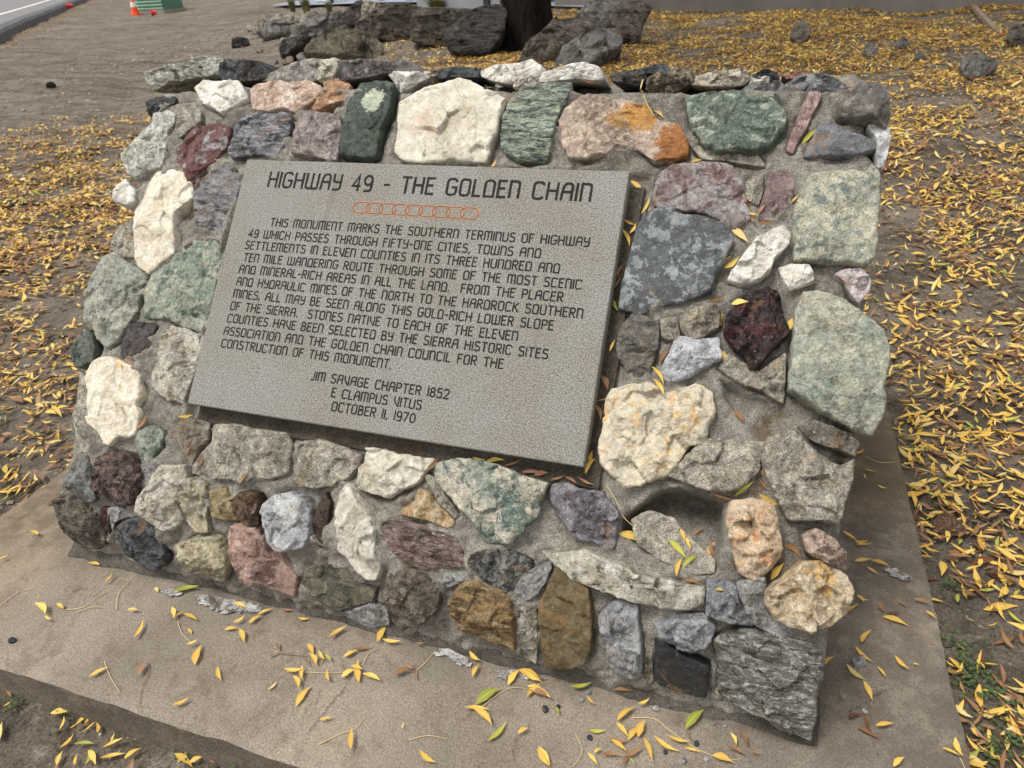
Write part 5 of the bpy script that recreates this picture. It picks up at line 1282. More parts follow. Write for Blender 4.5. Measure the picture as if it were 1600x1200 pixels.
# car park surface far behind
p0, p1 = ground_at(440, 13, True), ground_at(700, 12, True)
cp_d = (p1 - p0); cp_d[2] = 0; cp_L = np.linalg.norm(cp_d); cp_d /= cp_L; cp_n = np.array([-cp_d[1], cp_d[0], 0]); cp_n = cp_n if cp_n @ HEAD > 0 else -cp_n
vs = []; fs = []; n, mm = 30, 30
for i in range(n + 1):
    for j in range(mm + 1):
        P = p0 + cp_d * (-1 + (cp_L + 6) * i / n) + cp_n * (40 * j / mm); vs.append((P[0], P[1], float(terrain(P[0], P[1], False)) + .09))
for i in range(n):
    for j in range(mm): k = i * (mm + 1) + j; fs.append((k, k + 1, k + mm + 2, k + mm + 1))
tag(mesh_obj('car_park', vs, fs, simple_mat('car_park_asphalt', (128, 134, 142), .9, .12, 1, grain=.2)), kind='structure')
for lab, x in (('white concrete wheel stop on the car park, the left one', 505), ('white concrete wheel stop on the car park, the right one', 602)):
    P = gp('G1', x, 22); bm = bmesh.new(); vv = add_box(bm, (0, 0, .06), (1.0, .18, .14)); bmesh.ops.bevel(bm, geom=bm.edges[:], offset=.04, segments=2, affect='EDGES')
    tag(bm_obj('wheel_stop', bm, simple_mat('wheel_stop_white', (222, 222, 220), .8, .1), mw=Matrix.Translation((P[0], P[1], float(terrain(P[0], P[1], False)) + .10)) @ Matrix.Rotation(math.atan2(cp_d[1], cp_d[0]), 4, 'Z')), lab, 'wheel stop', 'wheel stops on the car park')
# wooden stake on the bank
a, b = gp('G3', 1272, 52), gp('G3', 1440, 238)
bm = bmesh.new(); up = Vector((0, 0, 1)); dv = Vector(tuple(b - a)); L = dv.length; dv.normalize(); sd_ = dv.cross(up).normalized(); nn = sd_.cross(dv)
sec = []
for t, wdd in ((-.02, .05), (0, .055), (.5, .056), (.86, .05), (1.0, .012)):
    c = Vector(tuple(a)) + dv * L * t + nn * .03; sec.append([bm.verts.new(c + sd_ * wdd * s * .5 + nn * u * .02) for s, u in ((-1, -1), (1, -1), (1, 1), (-1, 1))])
for i in range(len(sec) - 1):
    for k in range(4): bm.faces.new((sec[i][k], sec[i][(k + 1) % 4], sec[i + 1][(k + 1) % 4], sec[i + 1][k]))
bm.faces.new(sec[0][::-1]); bm.faces.new(sec[-1])
tag(bm_obj('wooden_stake', bm, simple_mat('stake_wood', (128, 112, 94), .9, .25, 6, bump=.5)), 'weathered wooden stake lying on the leafy bank near the building wall', 'stake')
P = gp('G3', 1452, 225); bm = bmesh.new(); r = []
for i in range(7):
    t = i / 6; r.append([bm.verts.new((P[0] + .11 * t, P[1] + .02 * math.sin(t * 7) + o, P[2] + .025 + .02 * math.sin(t * 9 + o * 60))) for o in (-.014, .014)])
for i in range(6): bm.faces.new((r[i][0], r[i + 1][0], r[i + 1][1], r[i][1]))
o = bm_obj('ribbon', bm, simple_mat('ribbon_red', (196, 84, 62), .6), smooth=True); o.modifiers.new('thick', 'SOLIDIFY').thickness = .002
tag(o, 'scrap of faded red marking ribbon by the tip of the wooden stake', 'ribbon')

# ------------------------------------------------------------------ leaves
LM = {'y': leaf_mat('leaf_yellow', (228, 192, 92), (204, 160, 68), (240, 218, 146)), 'l': leaf_mat('leaf_pale', (224, 198, 122), (206, 176, 110), (232, 214, 160)),
      'o': leaf_mat('leaf_tan', (156, 116, 78), (128, 92, 62), (172, 134, 96)), 'g': leaf_mat('leaf_green', (176, 172, 66), (136, 142, 58), (214, 208, 116)), 'b': leaf_mat('leaf_brown', (112, 72, 44), (88, 56, 38), (130, 92, 62))}
CN = {'y': 'yellow', 'l': 'pale', 'o': 'tan', 'g': 'greenish', 'b': 'brown'}
def leaf_template(var, n=9):
    rs = random.Random(var * 13 + 5); V = []; UV = []; F = []
    curl = [.05, .30, -.2, .55, .45][var % 5]; fold = [.18, .35, .12, .5, .8][var % 5]; wid = [.112, .104, .140, .10, .062][var % 5]; tw = [0, .3, -.4, .2, .9][var % 5]; bend = [.04, -.07, .06, .10, -.04][var % 5]
    for i in range(n):
        t = i / (n - 1); x = t - .5
        w = wid * (math.sin(math.pi * t ** .85) ** 1.15) * (1 - .25 * t) * 1.15
        if 0 < i < n - 1 and n > 6: w *= 1 + .05 * (1 if i % 2 else -1)
        if i in (0, n - 1): w = .006
        zc = curl * x * x - curl * .06; yc = bend * math.sin(math.pi * t); a = tw * x
        for s in (-1, 0, 1):
            y = s * w; z = abs(s) * w * fold
            V.append((x, yc + y * math.cos(a) - z * math.sin(a), zc + y * math.sin(a) + z * math.cos(a))); UV.append((t, .5 + .5 * s))
    for i in range(n - 1):
        for k in range(2): F.append((3 * i + k, 3 * i + 3 + k, 3 * i + 4 + k, 3 * i + 1 + k))
    return np.array(V), np.array(UV), F
TEMP = [leaf_template(k) for k in range(5)]; TEMPL = [leaf_template(k, 5) for k in range(5)]
LMESH = {}
def leaf_mesh(col, var):
    if (col, var) not in LMESH:
        V, UV, F = TEMP[var]; me = bpy.data.meshes.new('fallen_leaf'); me.from_pydata(V.tolist(), [], F); me.materials.append(LM[col])
        ul = me.uv_layers.new(name='UVMap')
        for lp in me.loops: ul.data[lp.index].uv = UV[lp.vertex_index]
        me.polygons.foreach_set('use_smooth', [True] * len(me.polygons)); LMESH[(col, var)] = me
    return LMESH[(col, var)]
LEAVES = []
def put_leaf(a, b, n, col, label, group, lift=.004, curlvar=None):
    a = Vector(tuple(a)); b = Vector(tuple(b)); n = Vector(tuple(n)).normalized()
    d = b - a; L = d.length
    if L < .012: L = .02
    d = d.normalized()
    n = (n + Vector((rng.normal(0, .18), rng.normal(0, .18), rng.normal(0, .1)))).normalized()
    y = n.cross(d).normalized(); n = d.cross(y).normalized()
    var = curlvar if curlvar is not None else (int(rng.integers(0, 4)) if col not in 'ob' else int(rng.integers(1, 5)))
    o = bpy.data.objects.new('fallen_leaf', leaf_mesh(col, var)); COL.objects.link(o)
    c = (a + b) / 2 + n * lift
    m = Matrix.Identity(4)
    for i in range(3): m[i][0] = d[i]; m[i][1] = y[i]; m[i][2] = n[i]; m[i][3] = c[i]
    ws = random.uniform(.85, 1.2)
    o.matrix_world = m @ Matrix.Diagonal((L, L * ws * (1 if L > .05 else 1.15), L, 1))
    tag(o, label, 'leaf', group); LEAVES.append(o)
    return o
PADL = [
('B2', '''130,225,165,242,y 0,343,42,325,y 372,350,420,360,y 440,435,470,400,y 275,470,350,440,o 165,520,205,570,y 198,575,228,588,y 247,518,278,540,y 563,668,602,592,y 538,547,582,548,y 645,452,660,470,l 720,478,835,455,g 725,540,735,585,y 725,582,770,555,y 765,565,825,595,y 782,622,800,645,y 782,695,830,675,y 815,775,845,690,y 980,515,1030,535,y 975,605,1025,575,y 1075,570,1138,545,y 1040,605,1095,570,y 938,628,992,625,y 1003,628,1022,685,y 375,825,455,785,y 583,822,613,762,o 908,785,925,840,y 722,948,795,915,y 1120,870,1155,845,o 1235,945,1298,862,y 1180,543,1222,547,o 1245,580,1290,583,y'''),
('ZM', '''260,185,290,240,y 275,240,305,300,y 145,318,245,318,y 200,350,225,415,y 240,300,240,370,y 320,225,350,270,y 350,240,385,275,g 255,250,270,300,o 320,290,340,240,o 370,165,460,108,y 605,180,655,100,y 635,170,728,178,y 440,245,510,220,y 450,260,515,220,y 490,210,575,200,o 430,355,500,315,y 515,380,510,265,y 480,300,540,320,y 540,340,630,375,y 370,380,360,320,y 62,415,105,372,l 318,575,388,560,y 478,720,485,610,y 730,615,738,578,l 818,720,900,782,y 1095,485,1220,405,g 1045,515,1165,525,y 1100,515,1190,598,y 1158,675,1255,572,g 1070,228,1125,275,y 1083,355,1118,292,y 1260,390,1318,315,y 1312,308,1432,378,y 1355,455,1420,390,y 1370,415,1478,458,o 1305,630,1360,605,y 1412,705,1470,800,y 1498,505,1508,545,g 690,350,780,322,o 740,282,795,308,o 800,310,808,370,o 65,255,115,235,o 105,180,112,225,o 800,188,848,188,o 130,12,190,12,o'''),
('B1', '''190,872,278,855,g 10,875,75,885,y 25,875,112,912,y 0,805,65,845,y 255,905,292,942,y 372,888,470,900,o 388,1015,468,955,y 470,945,518,922,y 668,1045,750,965,g 535,1075,640,1140,y 592,1078,688,1102,y 662,1125,730,1140,y 265,1045,338,1045,g 345,1083,430,1090,o 380,1020,430,1080,y 430,1085,480,1030,y 470,1080,500,1010,y 490,1085,525,1185,y 360,1090,425,1140,y 290,1150,325,1130,y 410,1160,490,1110,o 320,1150,400,1155,o 262,1145,305,1195,y 400,1200,430,1120,o 435,1165,460,1200,g 55,1125,105,1200,y 780,1155,870,1188,y 840,1120,918,1158,o 862,1060,885,1115,y 885,1055,922,1125,o 925,1140,985,1150,o 675,1040,690,1095,o 1245,780,1285,745,y 1340,565,1390,530,y 1380,490,1410,520,y 1400,690,1442,635,y 1375,700,1450,765,y 1340,775,1420,840,l 1465,785,1503,832,y 1408,845,1445,930,y 1540,745,1600,800,y 1340,1005,1410,985,b 1415,985,1440,1065,b 1455,1030,1530,1020,y 1375,1040,1480,1092,o 1490,570,1600,612,y 1480,515,1500,560,o 1500,560,1560,555,b 1320,225,1380,265,y 1370,265,1425,260,y 1380,290,1450,285,y 1370,350,1440,340,y 1440,345,1520,375,y 1425,370,1470,400,l 1390,500,1430,510,y 1545,505,1600,535,o'''),
('ZR', '''540,1145,600,1170,y 585,1110,610,1170,y 390,1200,425,1170,y 265,225,300,210,y 300,270,340,278,y 340,322,370,332,y 295,285,300,300,y 450,875,470,880,y 490,715,525,738,y 455,675,505,690,o'''),
]
MONL = [
('Z6', '''105,610,170,668,y 165,770,205,690,y 80,790,130,815,y 70,840,105,920,y 105,860,135,810,y 500,1050,580,960,y 540,1020,610,965,y 575,828,660,900,l 905,440,980,365,g 635,660,660,720,o 655,735,685,685,o 640,750,705,765,y 705,765,740,720,o 665,765,700,810,o 700,800,780,795,o 385,525,440,515,y 460,1180,545,1140,o 580,1190,660,1180,y 865,720,900,680,y 215,280,260,315,l 1115,155,1155,185,o 40,1060,75,1000,o 30,1120,60,1060,o'''),
('Z7', '''680,180,690,110,y 670,290,710,365,y 1005,200,1018,140,y 365,365,420,450,y 360,430,410,505,y 740,580,785,640,o 390,350,435,285,o 615,65,690,35,o 160,300,185,245,y 120,410,150,480,o 100,530,150,510,o 90,550,115,620,o 45,870,90,800,y 70,830,80,760,y 645,960,760,990,o 740,970,830,900,g 855,960,965,1015,y 860,890,910,950,o 180,60,200,110,g 860,850,885,890,o'''),
('B1', '''388,225,500,265,y 600,250,670,325,g 645,205,665,260,y 670,240,690,290,y 630,405,660,320,y 662,360,728,310,g 690,235,745,208,o 690,250,700,300,o 755,330,790,260,y 780,260,800,330,o 1025,415,1080,345,y 1070,260,1145,315,o 785,455,850,470,y 660,425,740,445,o 490,120,530,115,o'''),
('Z8', '''905,175,960,185,y 960,195,1040,185,y 1040,205,1110,180,o 1110,235,1200,240,o 1160,245,1220,235,o 1230,265,1290,245,o 1290,255,1340,285,o 1340,260,1410,290,o 710,225,760,170,o'''),
('Z5', '''940,55,1010,45,y 985,62,935,50,y 945,130,980,155,y 725,105,760,100,o 730,115,745,135,y 985,485,1000,455,y 1020,240,1045,200,o 1065,215,1095,195,o 1365,115,1420,130,o'''),
('Z4', '''378,250,405,280,y 420,238,465,262,o 470,548,520,475,o 655,488,720,480,y 720,520,745,490,o 745,725,770,655,o 935,790,970,740,o'''),
]
DIRTL = [('B2', '''178,895,230,920,y 505,985,565,975,y 220,985,300,980,y 270,1060,290,1000,y 325,1035,390,980,y 360,1030,402,985,y 300,1050,328,1030,y 258,1130,315,1072,y 325,1110,410,1110,g 250,1200,275,1140,y 325,1200,335,1150,y 355,1200,372,1145,g 380,1135,410,1195,y 445,1140,530,1100,y 480,1105,495,1065,y 430,1180,530,1160,y 530,1185,600,1140,y 1055,1200,1060,1140,y 960,1190,1100,1175,g 750,1200,790,1150,y 800,1190,860,1165,y 880,1165,910,1200,o 230,940,285,955,o 40,860,60,920,o 20,960,60,930,y 0,870,35,855,o 380,965,470,990,o''')]
def parse(s):
    for it in s.split():
        q = it.split(','); yield float(q[0]), float(q[1]), float(q[2]), float(q[3]), q[4]
bpy.context.view_layer.update()
DG = bpy.context.evaluated_depsgraph_get()
def cast(X, Y):
    d = Vector(tuple(ray(X, Y))).normalized()
    ok, p, n, i, ob, _ = SC.ray_cast(DG, Vector(tuple(CAM)), d)
    return (np.array(p), np.array(n), ob) if ok else (None, None, None)
SK = [(k, v) for k, v in KEYS.items()]
def near_stone(P, only_base=False, second=False):
    c = sorted(SK, key=lambda kv: np.linalg.norm((kv[1] - P) * np.array([1, .6, .6])))
    return c[1 if second else 0][0]
def size_word(L): return 'small' if L < .045 else ('long' if L > .085 else '')
used = {}
def uniq(opts):
    """first wording not used yet, else the last one (leaves nothing tells apart)"""
    for o in opts:
        if o not in used: used[o] = 1; return o
    used[opts[-1]] += 1; return opts[-1]
def lean(a, b):
    (x0, y0), (x1, y1) = a, b
    dx, dy = abs(x1 - x0), abs(y1 - y0)
    if dx > 2.2 * dy: return 'lying crosswise'
    if dy > 2.2 * dx: return 'lying lengthwise'
    return 'slanting right' if (x1 - x0) * (y1 - y0) < 0 else 'slanting left'
def clean(s): return ' '.join(s.split())
def cut(k):
    for pr in (' at ', ' on ', ' with ', ' beside ', ' below ', ' above ', ' behind ', ' touching ', ' standing ', ' under ', ' over ', ' right of ', ' left of ', ' in the '): k = k.split(pr)[0]
    return k
def short(k):
    c = cut(k)
    return c if sum(cut(q) == c for q in KEYS) == 1 else ' '.join(k.split()[:7])
for z, s in PADL:
    for x0, y0, x1, y1, c in parse(s):
        a = pad_pt(z, x0, y0, .004); b = pad_pt(z, x1, y1, .004); P = (a + b) / 2; L = np.linalg.norm(b - a)
        if z == 'B1' and x0 < 30 and P[0] < .4: pass
        kx = near_stone(P * np.array([1, 1, 1])); e = lean((x0, y0), (x1, y1))
        X = (px(z, (x0 + x1) / 2, (y0 + y1) / 2))
        if P[0] > XR: zone = 'right side of the concrete pad'
        elif P[1] < PADY0 + .14: zone = 'front edge of the concrete pad'
        elif P[1] > YB - .13: zone = 'concrete pad against the foot of the monument'
        else: zone = 'concrete pad midway before the monument'
        base = 'fallen leaf on the ' + zone; ref = ' before the ' + short(kx) if P[0] <= XR else ' level with the ' + short(kx)
        lab = uniq([clean('%s %s %s' % (size_word(L), CN[c], 'leaf on the pad' + ref)), clean('%s %s leaf %s on the pad%s' % (size_word(L), CN[c], e, ref)), clean('%s %s leaf %s, on the %s' % (size_word(L), CN[c], e, zone))])
        put_leaf(a, b, (0, 0, 1), c, lab, 'fallen leaves on the concrete pad', .003 + .01 * random.random())
for z, s in MONL:
    for x0, y0, x1, y1, c in parse(s):
        X0, Y0 = px(z, x0, y0); X1, Y1 = px(z, x1, y1)
        P, n, ob = cast((X0 + X1) / 2, (Y0 + Y1) / 2)
        if P is None: continue
        nn = n if n @ (CAM - P) > 0 else -n
        nn = nn * .5 + EN * .5
        a = hit_plane(X0, Y0, P, nn / np.linalg.norm(nn)); b = hit_plane(X1, Y1, P, nn / np.linalg.norm(nn))
        e = lean((x0, y0), (x1, y1)); L = np.linalg.norm(b - a)
        if L > .13: b = a + (b - a) * .11 / L
        k1, k2 = near_stone(P), near_stone(P, second=True)
        lab = uniq([clean('%s %s leaf caught by the %s' % (size_word(L), CN[c], short(k1))), clean('%s %s leaf %s, caught by the %s' % (size_word(L), CN[c], e, short(k1))), clean('%s leaf between the %s and the %s' % (CN[c], cut(k1), cut(k2)))])
        put_leaf(a, b, nn, c, lab, 'fallen leaves caught on the monument', .006)
for z, s in DIRTL:
    for x0, y0, x1, y1, c in parse(s):
        a = gp(z, x0, y0); b = gp(z, x1, y1); e = lean((x0, y0), (x1, y1)); L = np.linalg.norm(b - a)
        f = (px(z, x0, y0)[0]) 
        where = 'at the lower left corner' if f < 60 else ('left of the front strip' if f < 160 else 'right of the front strip')
        lab = uniq([clean('%s %s leaf %s on the soil before the pad, %s' % (size_word(L), CN[c], e, where)), clean('%s leaf on the dark soil before the pad, %s' % (CN[c], where))])
        put_leaf(a, b, (0, 0, 1), c, lab, 'fallen leaves on the soil in front of the pad', .012 + .01 * random.random())

# random litter over the ground
def density(x, y):
    dx, dy = x - CAM[0], y - CAM[1]; r = np.hypot(dx, dy); az = np.degrees(np.arctan2(dx, dy) - AZ0); az = (az + 180) % 360 - 180
    n1 = fbm(x, y, 1.25, 4, 201); n2 = fbm(x, y, 4.5, 3, 211)
    patch = sstep(.42, .56, n1 * .65 + n2 * .35)
    right = sstep(-9, 1, az)
    dR = (220 + 1500 * patch + 500 * patch * sstep(2.6, 4.5, r)) * right
    band = np.where((x > PADX1) & (x < PADX1 + .42), 1, 0) * sstep(1.0, -.2, y) * (650 * sstep(.35, .55, n2) + 150) * sstep(.42, .1, x - PADX1)
    left = sstep(-11, -17, az) * sstep(11.5, 8.0, r + (n1 - .5) * 3.5) * (1 - .3 * sstep(5, 8, r)) 
    dL = (1 + .9 * sstep(4, 6, r)) * (160 + 1150 * sstep(.36, .54, n1 * .55 + n2 * .45)) * left * (.22 + .78 * sstep(-.6, 1.0, y + (n1 - .5)))
    mid = sstep(-17, -12, az) * sstep(3, -4, az) * (r > 4) * (120 + 600 * sstep(.38, .56, n1)) * sstep(13, 10, r)
    rel = np.stack([x, y, 0 * x], -1) - kA; o = rel[..., 0] * kn[0] + rel[..., 1] * kn[1]
    kerbd = np.where((o < 0) & (o > -1.3), 1, 0) * 130 * sstep(-1.3, -.1, o) * (r < 32)
    fr = np.where((y < PADY0) & (x > -1.5) & (x < PADX1), 26 + 60 * (n2 > .6), 0) * (r < 2.5)
    D = np.maximum.reduce([dR, dL, mid, kerbd, fr]) + band
    inp = (x > PADX0 - .01) & (x < PADX1 + .01) & (y > PADY0 - .01) & (y < PADY1 + .01)
    return np.where(inp, 0, D), r, az
def sample_area(x0, x1, y0, y1, dmax):
    n = int((x1 - x0) * (y1 - y0) * dmax); x = rng.uniform(x0, x1, n); y = rng.uniform(y0, y1, n)
    D, r, az = density(x, y); k = (rng.uniform(0, dmax, n) < D) & (np.abs(az) < 80); return x[k], y[k]
xs1, ys1 = sample_area(-12, 10, -1.6, 12, 2500)
# leaves along the far kerb
tt = rng.uniform(0, 40, 2600); oo = -rng.exponential(.45, 2600) - .02
P = kA[None] + kd[None] * tt[:, None] + kn[None] * oo[:, None]
xs1 = np.concatenate([xs1, P[:, 0]]); ys1 = np.concatenate([ys1, P[:, 1]])
N = len(xs1); zs1 = terrain(xs1, ys1)
C3 = np.stack([xs1, ys1, zs1], -1)
pxx, pyy, dep = project(C3)
LEN = np.clip(rng.lognormal(math.log(.044), .30, N), .018, .09); yaw = rng.uniform(0, 2 * np.pi, N); tx = rng.normal(0, .27, N); ty = rng.normal(0, .27, N); lift = rng.uniform(.004, .022, N)
u = rng.uniform(0, 1, N); far = np.hypot(xs1 - CAM[0], ys1 - CAM[1]); leftside = (pxx < 420)
py = np.where(leftside, .32, np.where(far > 3, .36, .48)); 
colr = np.where(u < py, 0, np.where(u < py + .13, 1, np.where(u < .88, 2, np.where(u < .91, 3, 4))))
kerbside = np.arange(N) >= N - 2600
colr = np.where(kerbside, rng.choice([2, 4, 2, 0], N), colr)
var = rng.integers(0, 5, N)
size = LEN / dep
vis = (pxx > -10) & (pxx < 1610) & (pyy > -10) & (pyy < 1210)
order = np.argsort(np.where(vis, -size, 1)); NIND = max(0, 300 - len(LEAVES)); ind = order[:NIND]
colk = ['y', 'l', 'o', 'g', 'b']
edge_x = lambda P: P[0] > PADX1
for k in ind:
    Pk = C3[k]; d = np.array([math.cos(yaw[k]), math.sin(yaw[k]), 0]); a = Pk - d * LEN[k] / 2; b = Pk + d * LEN[k] / 2
    a[2] = float(terrain(a[0], a[1])); b[2] = float(terrain(b[0], b[1]))
    c = colk[colr[k]]
    pa, pb = project(a)[:2], project(b)[:2]; e = lean(pa, pb)
    if Pk[1] < PADY0: w = 'on the soil in front of the pad'
    elif Pk[0] > PADX1:
        q = Pk[0] - PADX1; w = ('tight against' if q < .12 else 'just off' if q < .3 else 'farther off from') + ' the pad edge, ' + ('by its front corner' if Pk[1] < -.2 else 'along its middle' if Pk[1] < .45 else 'towards its back')
    else: w = 'on the dirt left of the pad'
    lab = uniq([clean('%s %s leaf %s' % (size_word(LEN[k]), CN[c], w)), clean('%s %s leaf %s, %s' % (size_word(LEN[k]), CN[c], e, w)), clean('%s leaf %s, %s' % (CN[c], w, e))])
    put_leaf(a, b, (tx[k], ty[k], 1), c, lab, 'fallen leaves on the ground around the pad', lift[k])
rest = np.setdiff1d(np.arange(N), ind)
def build_litter(name, sel, temps, label):
    Vs = []; Fs = []; UVs = []; MI = []; base = 0
    for v in range(5):
        s = sel[var[sel] == v]
        if not len(s): continue
        V, UV, F = temps[v]; F = np.array(F)
        ca, sa = np.cos(yaw[s]), np.sin(yaw[s])
        X = V[None, :, 0] * LEN[s][:, None]; Y = V[None, :, 1] * LEN[s][:, None] * (1.1 + .7 * sstep(3, 6, far[s]) * leftside[s])[:, None]; Z = V[None, :, 2] * LEN[s][:, None]
        gx = X * ca[:, None] - Y * sa[:, None]; gy = X * sa[:, None] + Y * ca[:, None]
        gz = Z + gx * tx[s][:, None] + gy * ty[s][:, None]
        wx = xs1[s][:, None] + gx; wy = ys1[s][:, None] + gy
        tz = zs1[s][:, None] + (np.where(True, (terrain(wx, wy, False) - terrain(xs1[s], ys1[s], False)[:, None]), 0))
        P = np.stack([wx, wy, tz + gz + lift[s][:, None] + .004], -1)
        m = len(V); Vs.append(P.reshape(-1, 3))
        Fs.append((F[None] + (base + np.arange(len(s)) * m)[:, None, None]).reshape(-1, 4)); base += len(s) * m
        UVs.append(np.tile(UV[F.reshape(-1)], (len(s), 1))); MI.append(np.repeat(colr[s], len(F)))
    Vs = np.concatenate(Vs); Fs = np.concatenate(Fs); UVs = np.concatenate(UVs); MI = np.concatenate(MI)
    me = bpy.data.meshes.new(name); nf = len(Fs)
    me.vertices.add(len(Vs)); me.vertices.foreach_set('co', Vs.astype(np.float32).ravel())
    me.loops.add(nf * 4); me.loops.foreach_set('vertex_index', Fs.astype(np.int32).ravel())
    me.polygons.add(nf); me.polygons.foreach_set('loop_start', np.arange(nf, dtype=np.int32) * 4)
    for c in colk: me.materials.append(LM[c])
    me.polygons.foreach_set('material_index', MI.astype(np.int32)); me.polygons.foreach_set('use_smooth', np.ones(nf, bool))
    ul = me.uv_layers.new(name='UVMap'); ul.data.foreach_set('uv', UVs.astype(np.float32).ravel())
    me.update(calc_edges=True); me.validate()
    o = bpy.data.objects.new(name, me); COL.objects.link(o); tag(o, label, 'leaves', None, 'stuff')
nearsel = rest[far[rest] < 3.2]; farsel = rest[far[rest] >= 3.2]
allsel = np.concatenate([nearsel, farsel])
build_litter('leaf_litter', allsel, TEMPL, 'yellow and tan leaf litter scattered over the dirt and the bank around the monument')
print('LITTER', len(allsel), 'individual', len(LEAVES), 'unique labels', len(used))

# ------------------------------------------------------------------ leaf stalks, pebbles, weeds, gravel
STM = simple_mat('stalk_straw', (196, 176, 122), .7, .15, 10); STB = simple_mat('stalk_brown', (120, 92, 62), .8, .15, 10)
def stalk(label, z, pts, mat=STM, r=.0008, surf='pad'):
    if surf == 'pad': P = [Vector(tuple(pad_pt(z, *p, .004))) for p in pts]
    else:
        P = []
        for p in pts:
            X, Y = px(z, *p); q, n, ob = cast(X, Y)
            if q is not None: P.append(Vector(tuple(q + EN * .006)))
    c = sum(P, Vector()) / len(P); Q = []
    PP = catm([p - c for p in P])
    bm = bmesh.new(); add_tube(bm, PP, [r * (1.3 - .6 * i / len(PP)) for i in range(len(PP))], 6)
    tag(bm_obj('leaf_stalk', bm, mat, None, True, Matrix.Translation(c)), label, 'leaf stalk', 'bare leaf stalks on the pad and monument')
def catm(P, k=5):
    out = []
    for i in range(len(P) - 1):
        p0, p1, p2, p3 = P[max(i - 1, 0)], P[i], P[i + 1], P[min(i + 2, len(P) - 1)]
        for j in range(k):
            t = j / k; out.append(.5 * ((2 * p1) + (p2 - p0) * t + (2 * p0 - 5 * p1 + 4 * p2 - p3) * t * t + (3 * p1 - p0 - 3 * p2 + p3) * t ** 3))
    out.append(P[-1]); return out
stalk('bowed pale leaf stalk at the left end of the pad', 'B2', [(0, 525), (70, 470), (145, 447)])
stalk('long pale stalk running right from the small yellow leaf at left', 'B2', [(275, 540), (345, 530), (400, 490), (470, 450)])
stalk('short straight stalk beneath the long pale one at left', 'B2', [(320, 550), (380, 530), (435, 530)])
stalk('hooked pale stalk just before the monument foot at left', 'B2', [(485, 540), (495, 470), (535, 425), (505, 410)])
stalk('stalk hanging from the three part yellow leaf left of centre', 'B2', [(740, 590), (760, 640), (800, 680)])
stalk('bent pale stalk near the left front edge of the pad', 'B2', [(435, 755), (460, 820), (500, 885)])
stalk('dark wavy twig crossing the front edge of the pad', 'B2', [(615, 760), (620, 800), (590, 880), (575, 980)], STB)
stalk('brown stalk joining the tan leaf to the leaf cluster', 'ZM', [(110, 228), (180, 235), (260, 242)], STB)
stalk('pale stalk rising from the star shaped yellow cluster', 'ZM', [(535, 285), (560, 230), (610, 203)])
stalk('pale stalk of the three part dry brown leaf', 'ZM', [(805, 308), (860, 260), (900, 205)])
stalk('long bowed stalk under the pointed yellow leaf', 'ZM', [(315, 680), (420, 630), (500, 600), (545, 540)])
stalk('bowed pale stalk lying alone in the middle of the pad', 'ZM', [(765, 660), (860, 638), (955, 655)])
stalk('straight pale stalk between the paired green and yellow leaves', 'ZM', [(1125, 500), (1200, 440), (1280, 398), (1360, 405)])
stalk('thin stalk linking the two yellow leaf clusters', 'ZM', [(245, 320), (350, 325), (470, 320)])
stalk('long stalk curving through the right front leaf cluster', 'B1', [(450, 990), (540, 995), (600, 1040), (670, 1090), (760, 1140), (850, 1165), (905, 1160)])
stalk('forked stalk left of the right front leaf cluster', 'B1', [(210, 1055), (240, 1130), (200, 1195)])
stalk('pale stalk on the right end of the pad at its back', 'ZR', [(300, 225), (350, 245), (400, 243)])
stalk('dark stalk on the right end of the pad beside tan leaves', 'ZR', [(330, 505), (390, 515)], STB)
stalk('stalk beneath the lower right leaf pair on the pad', 'ZR', [(318, 1000), (318, 1050), (310, 1090)], STB)
stalk('stalk of the two part yellow leaf at the right front corner', 'ZR', [(600, 1168), (615, 1200)])
stalk('dry grass stalk draped over the tan and orange stone', 'Z6', [(195, 60), (165, 140), (165, 200), (185, 255), (215, 310)], STM, .0016, 'mon')
stalk('fine stalk hanging beside the purple stone', 'B1', [(340, 20), (385, 90), (410, 150), (450, 190)], STM, .0009, 'mon')
PEBM = {'grey': rock_mat('pebble_grey', (158, 158, 156), (134, 134, 132), None, 'cloud', .3, 3), 'dark': rock_mat('pebble_dark', (58, 60, 64), (72, 74, 78), None, 'cloud', .3, 3), 'pale': rock_mat('pebble_pale', (186, 182, 172), (164, 160, 150), None, 'cloud', .3, 3)}
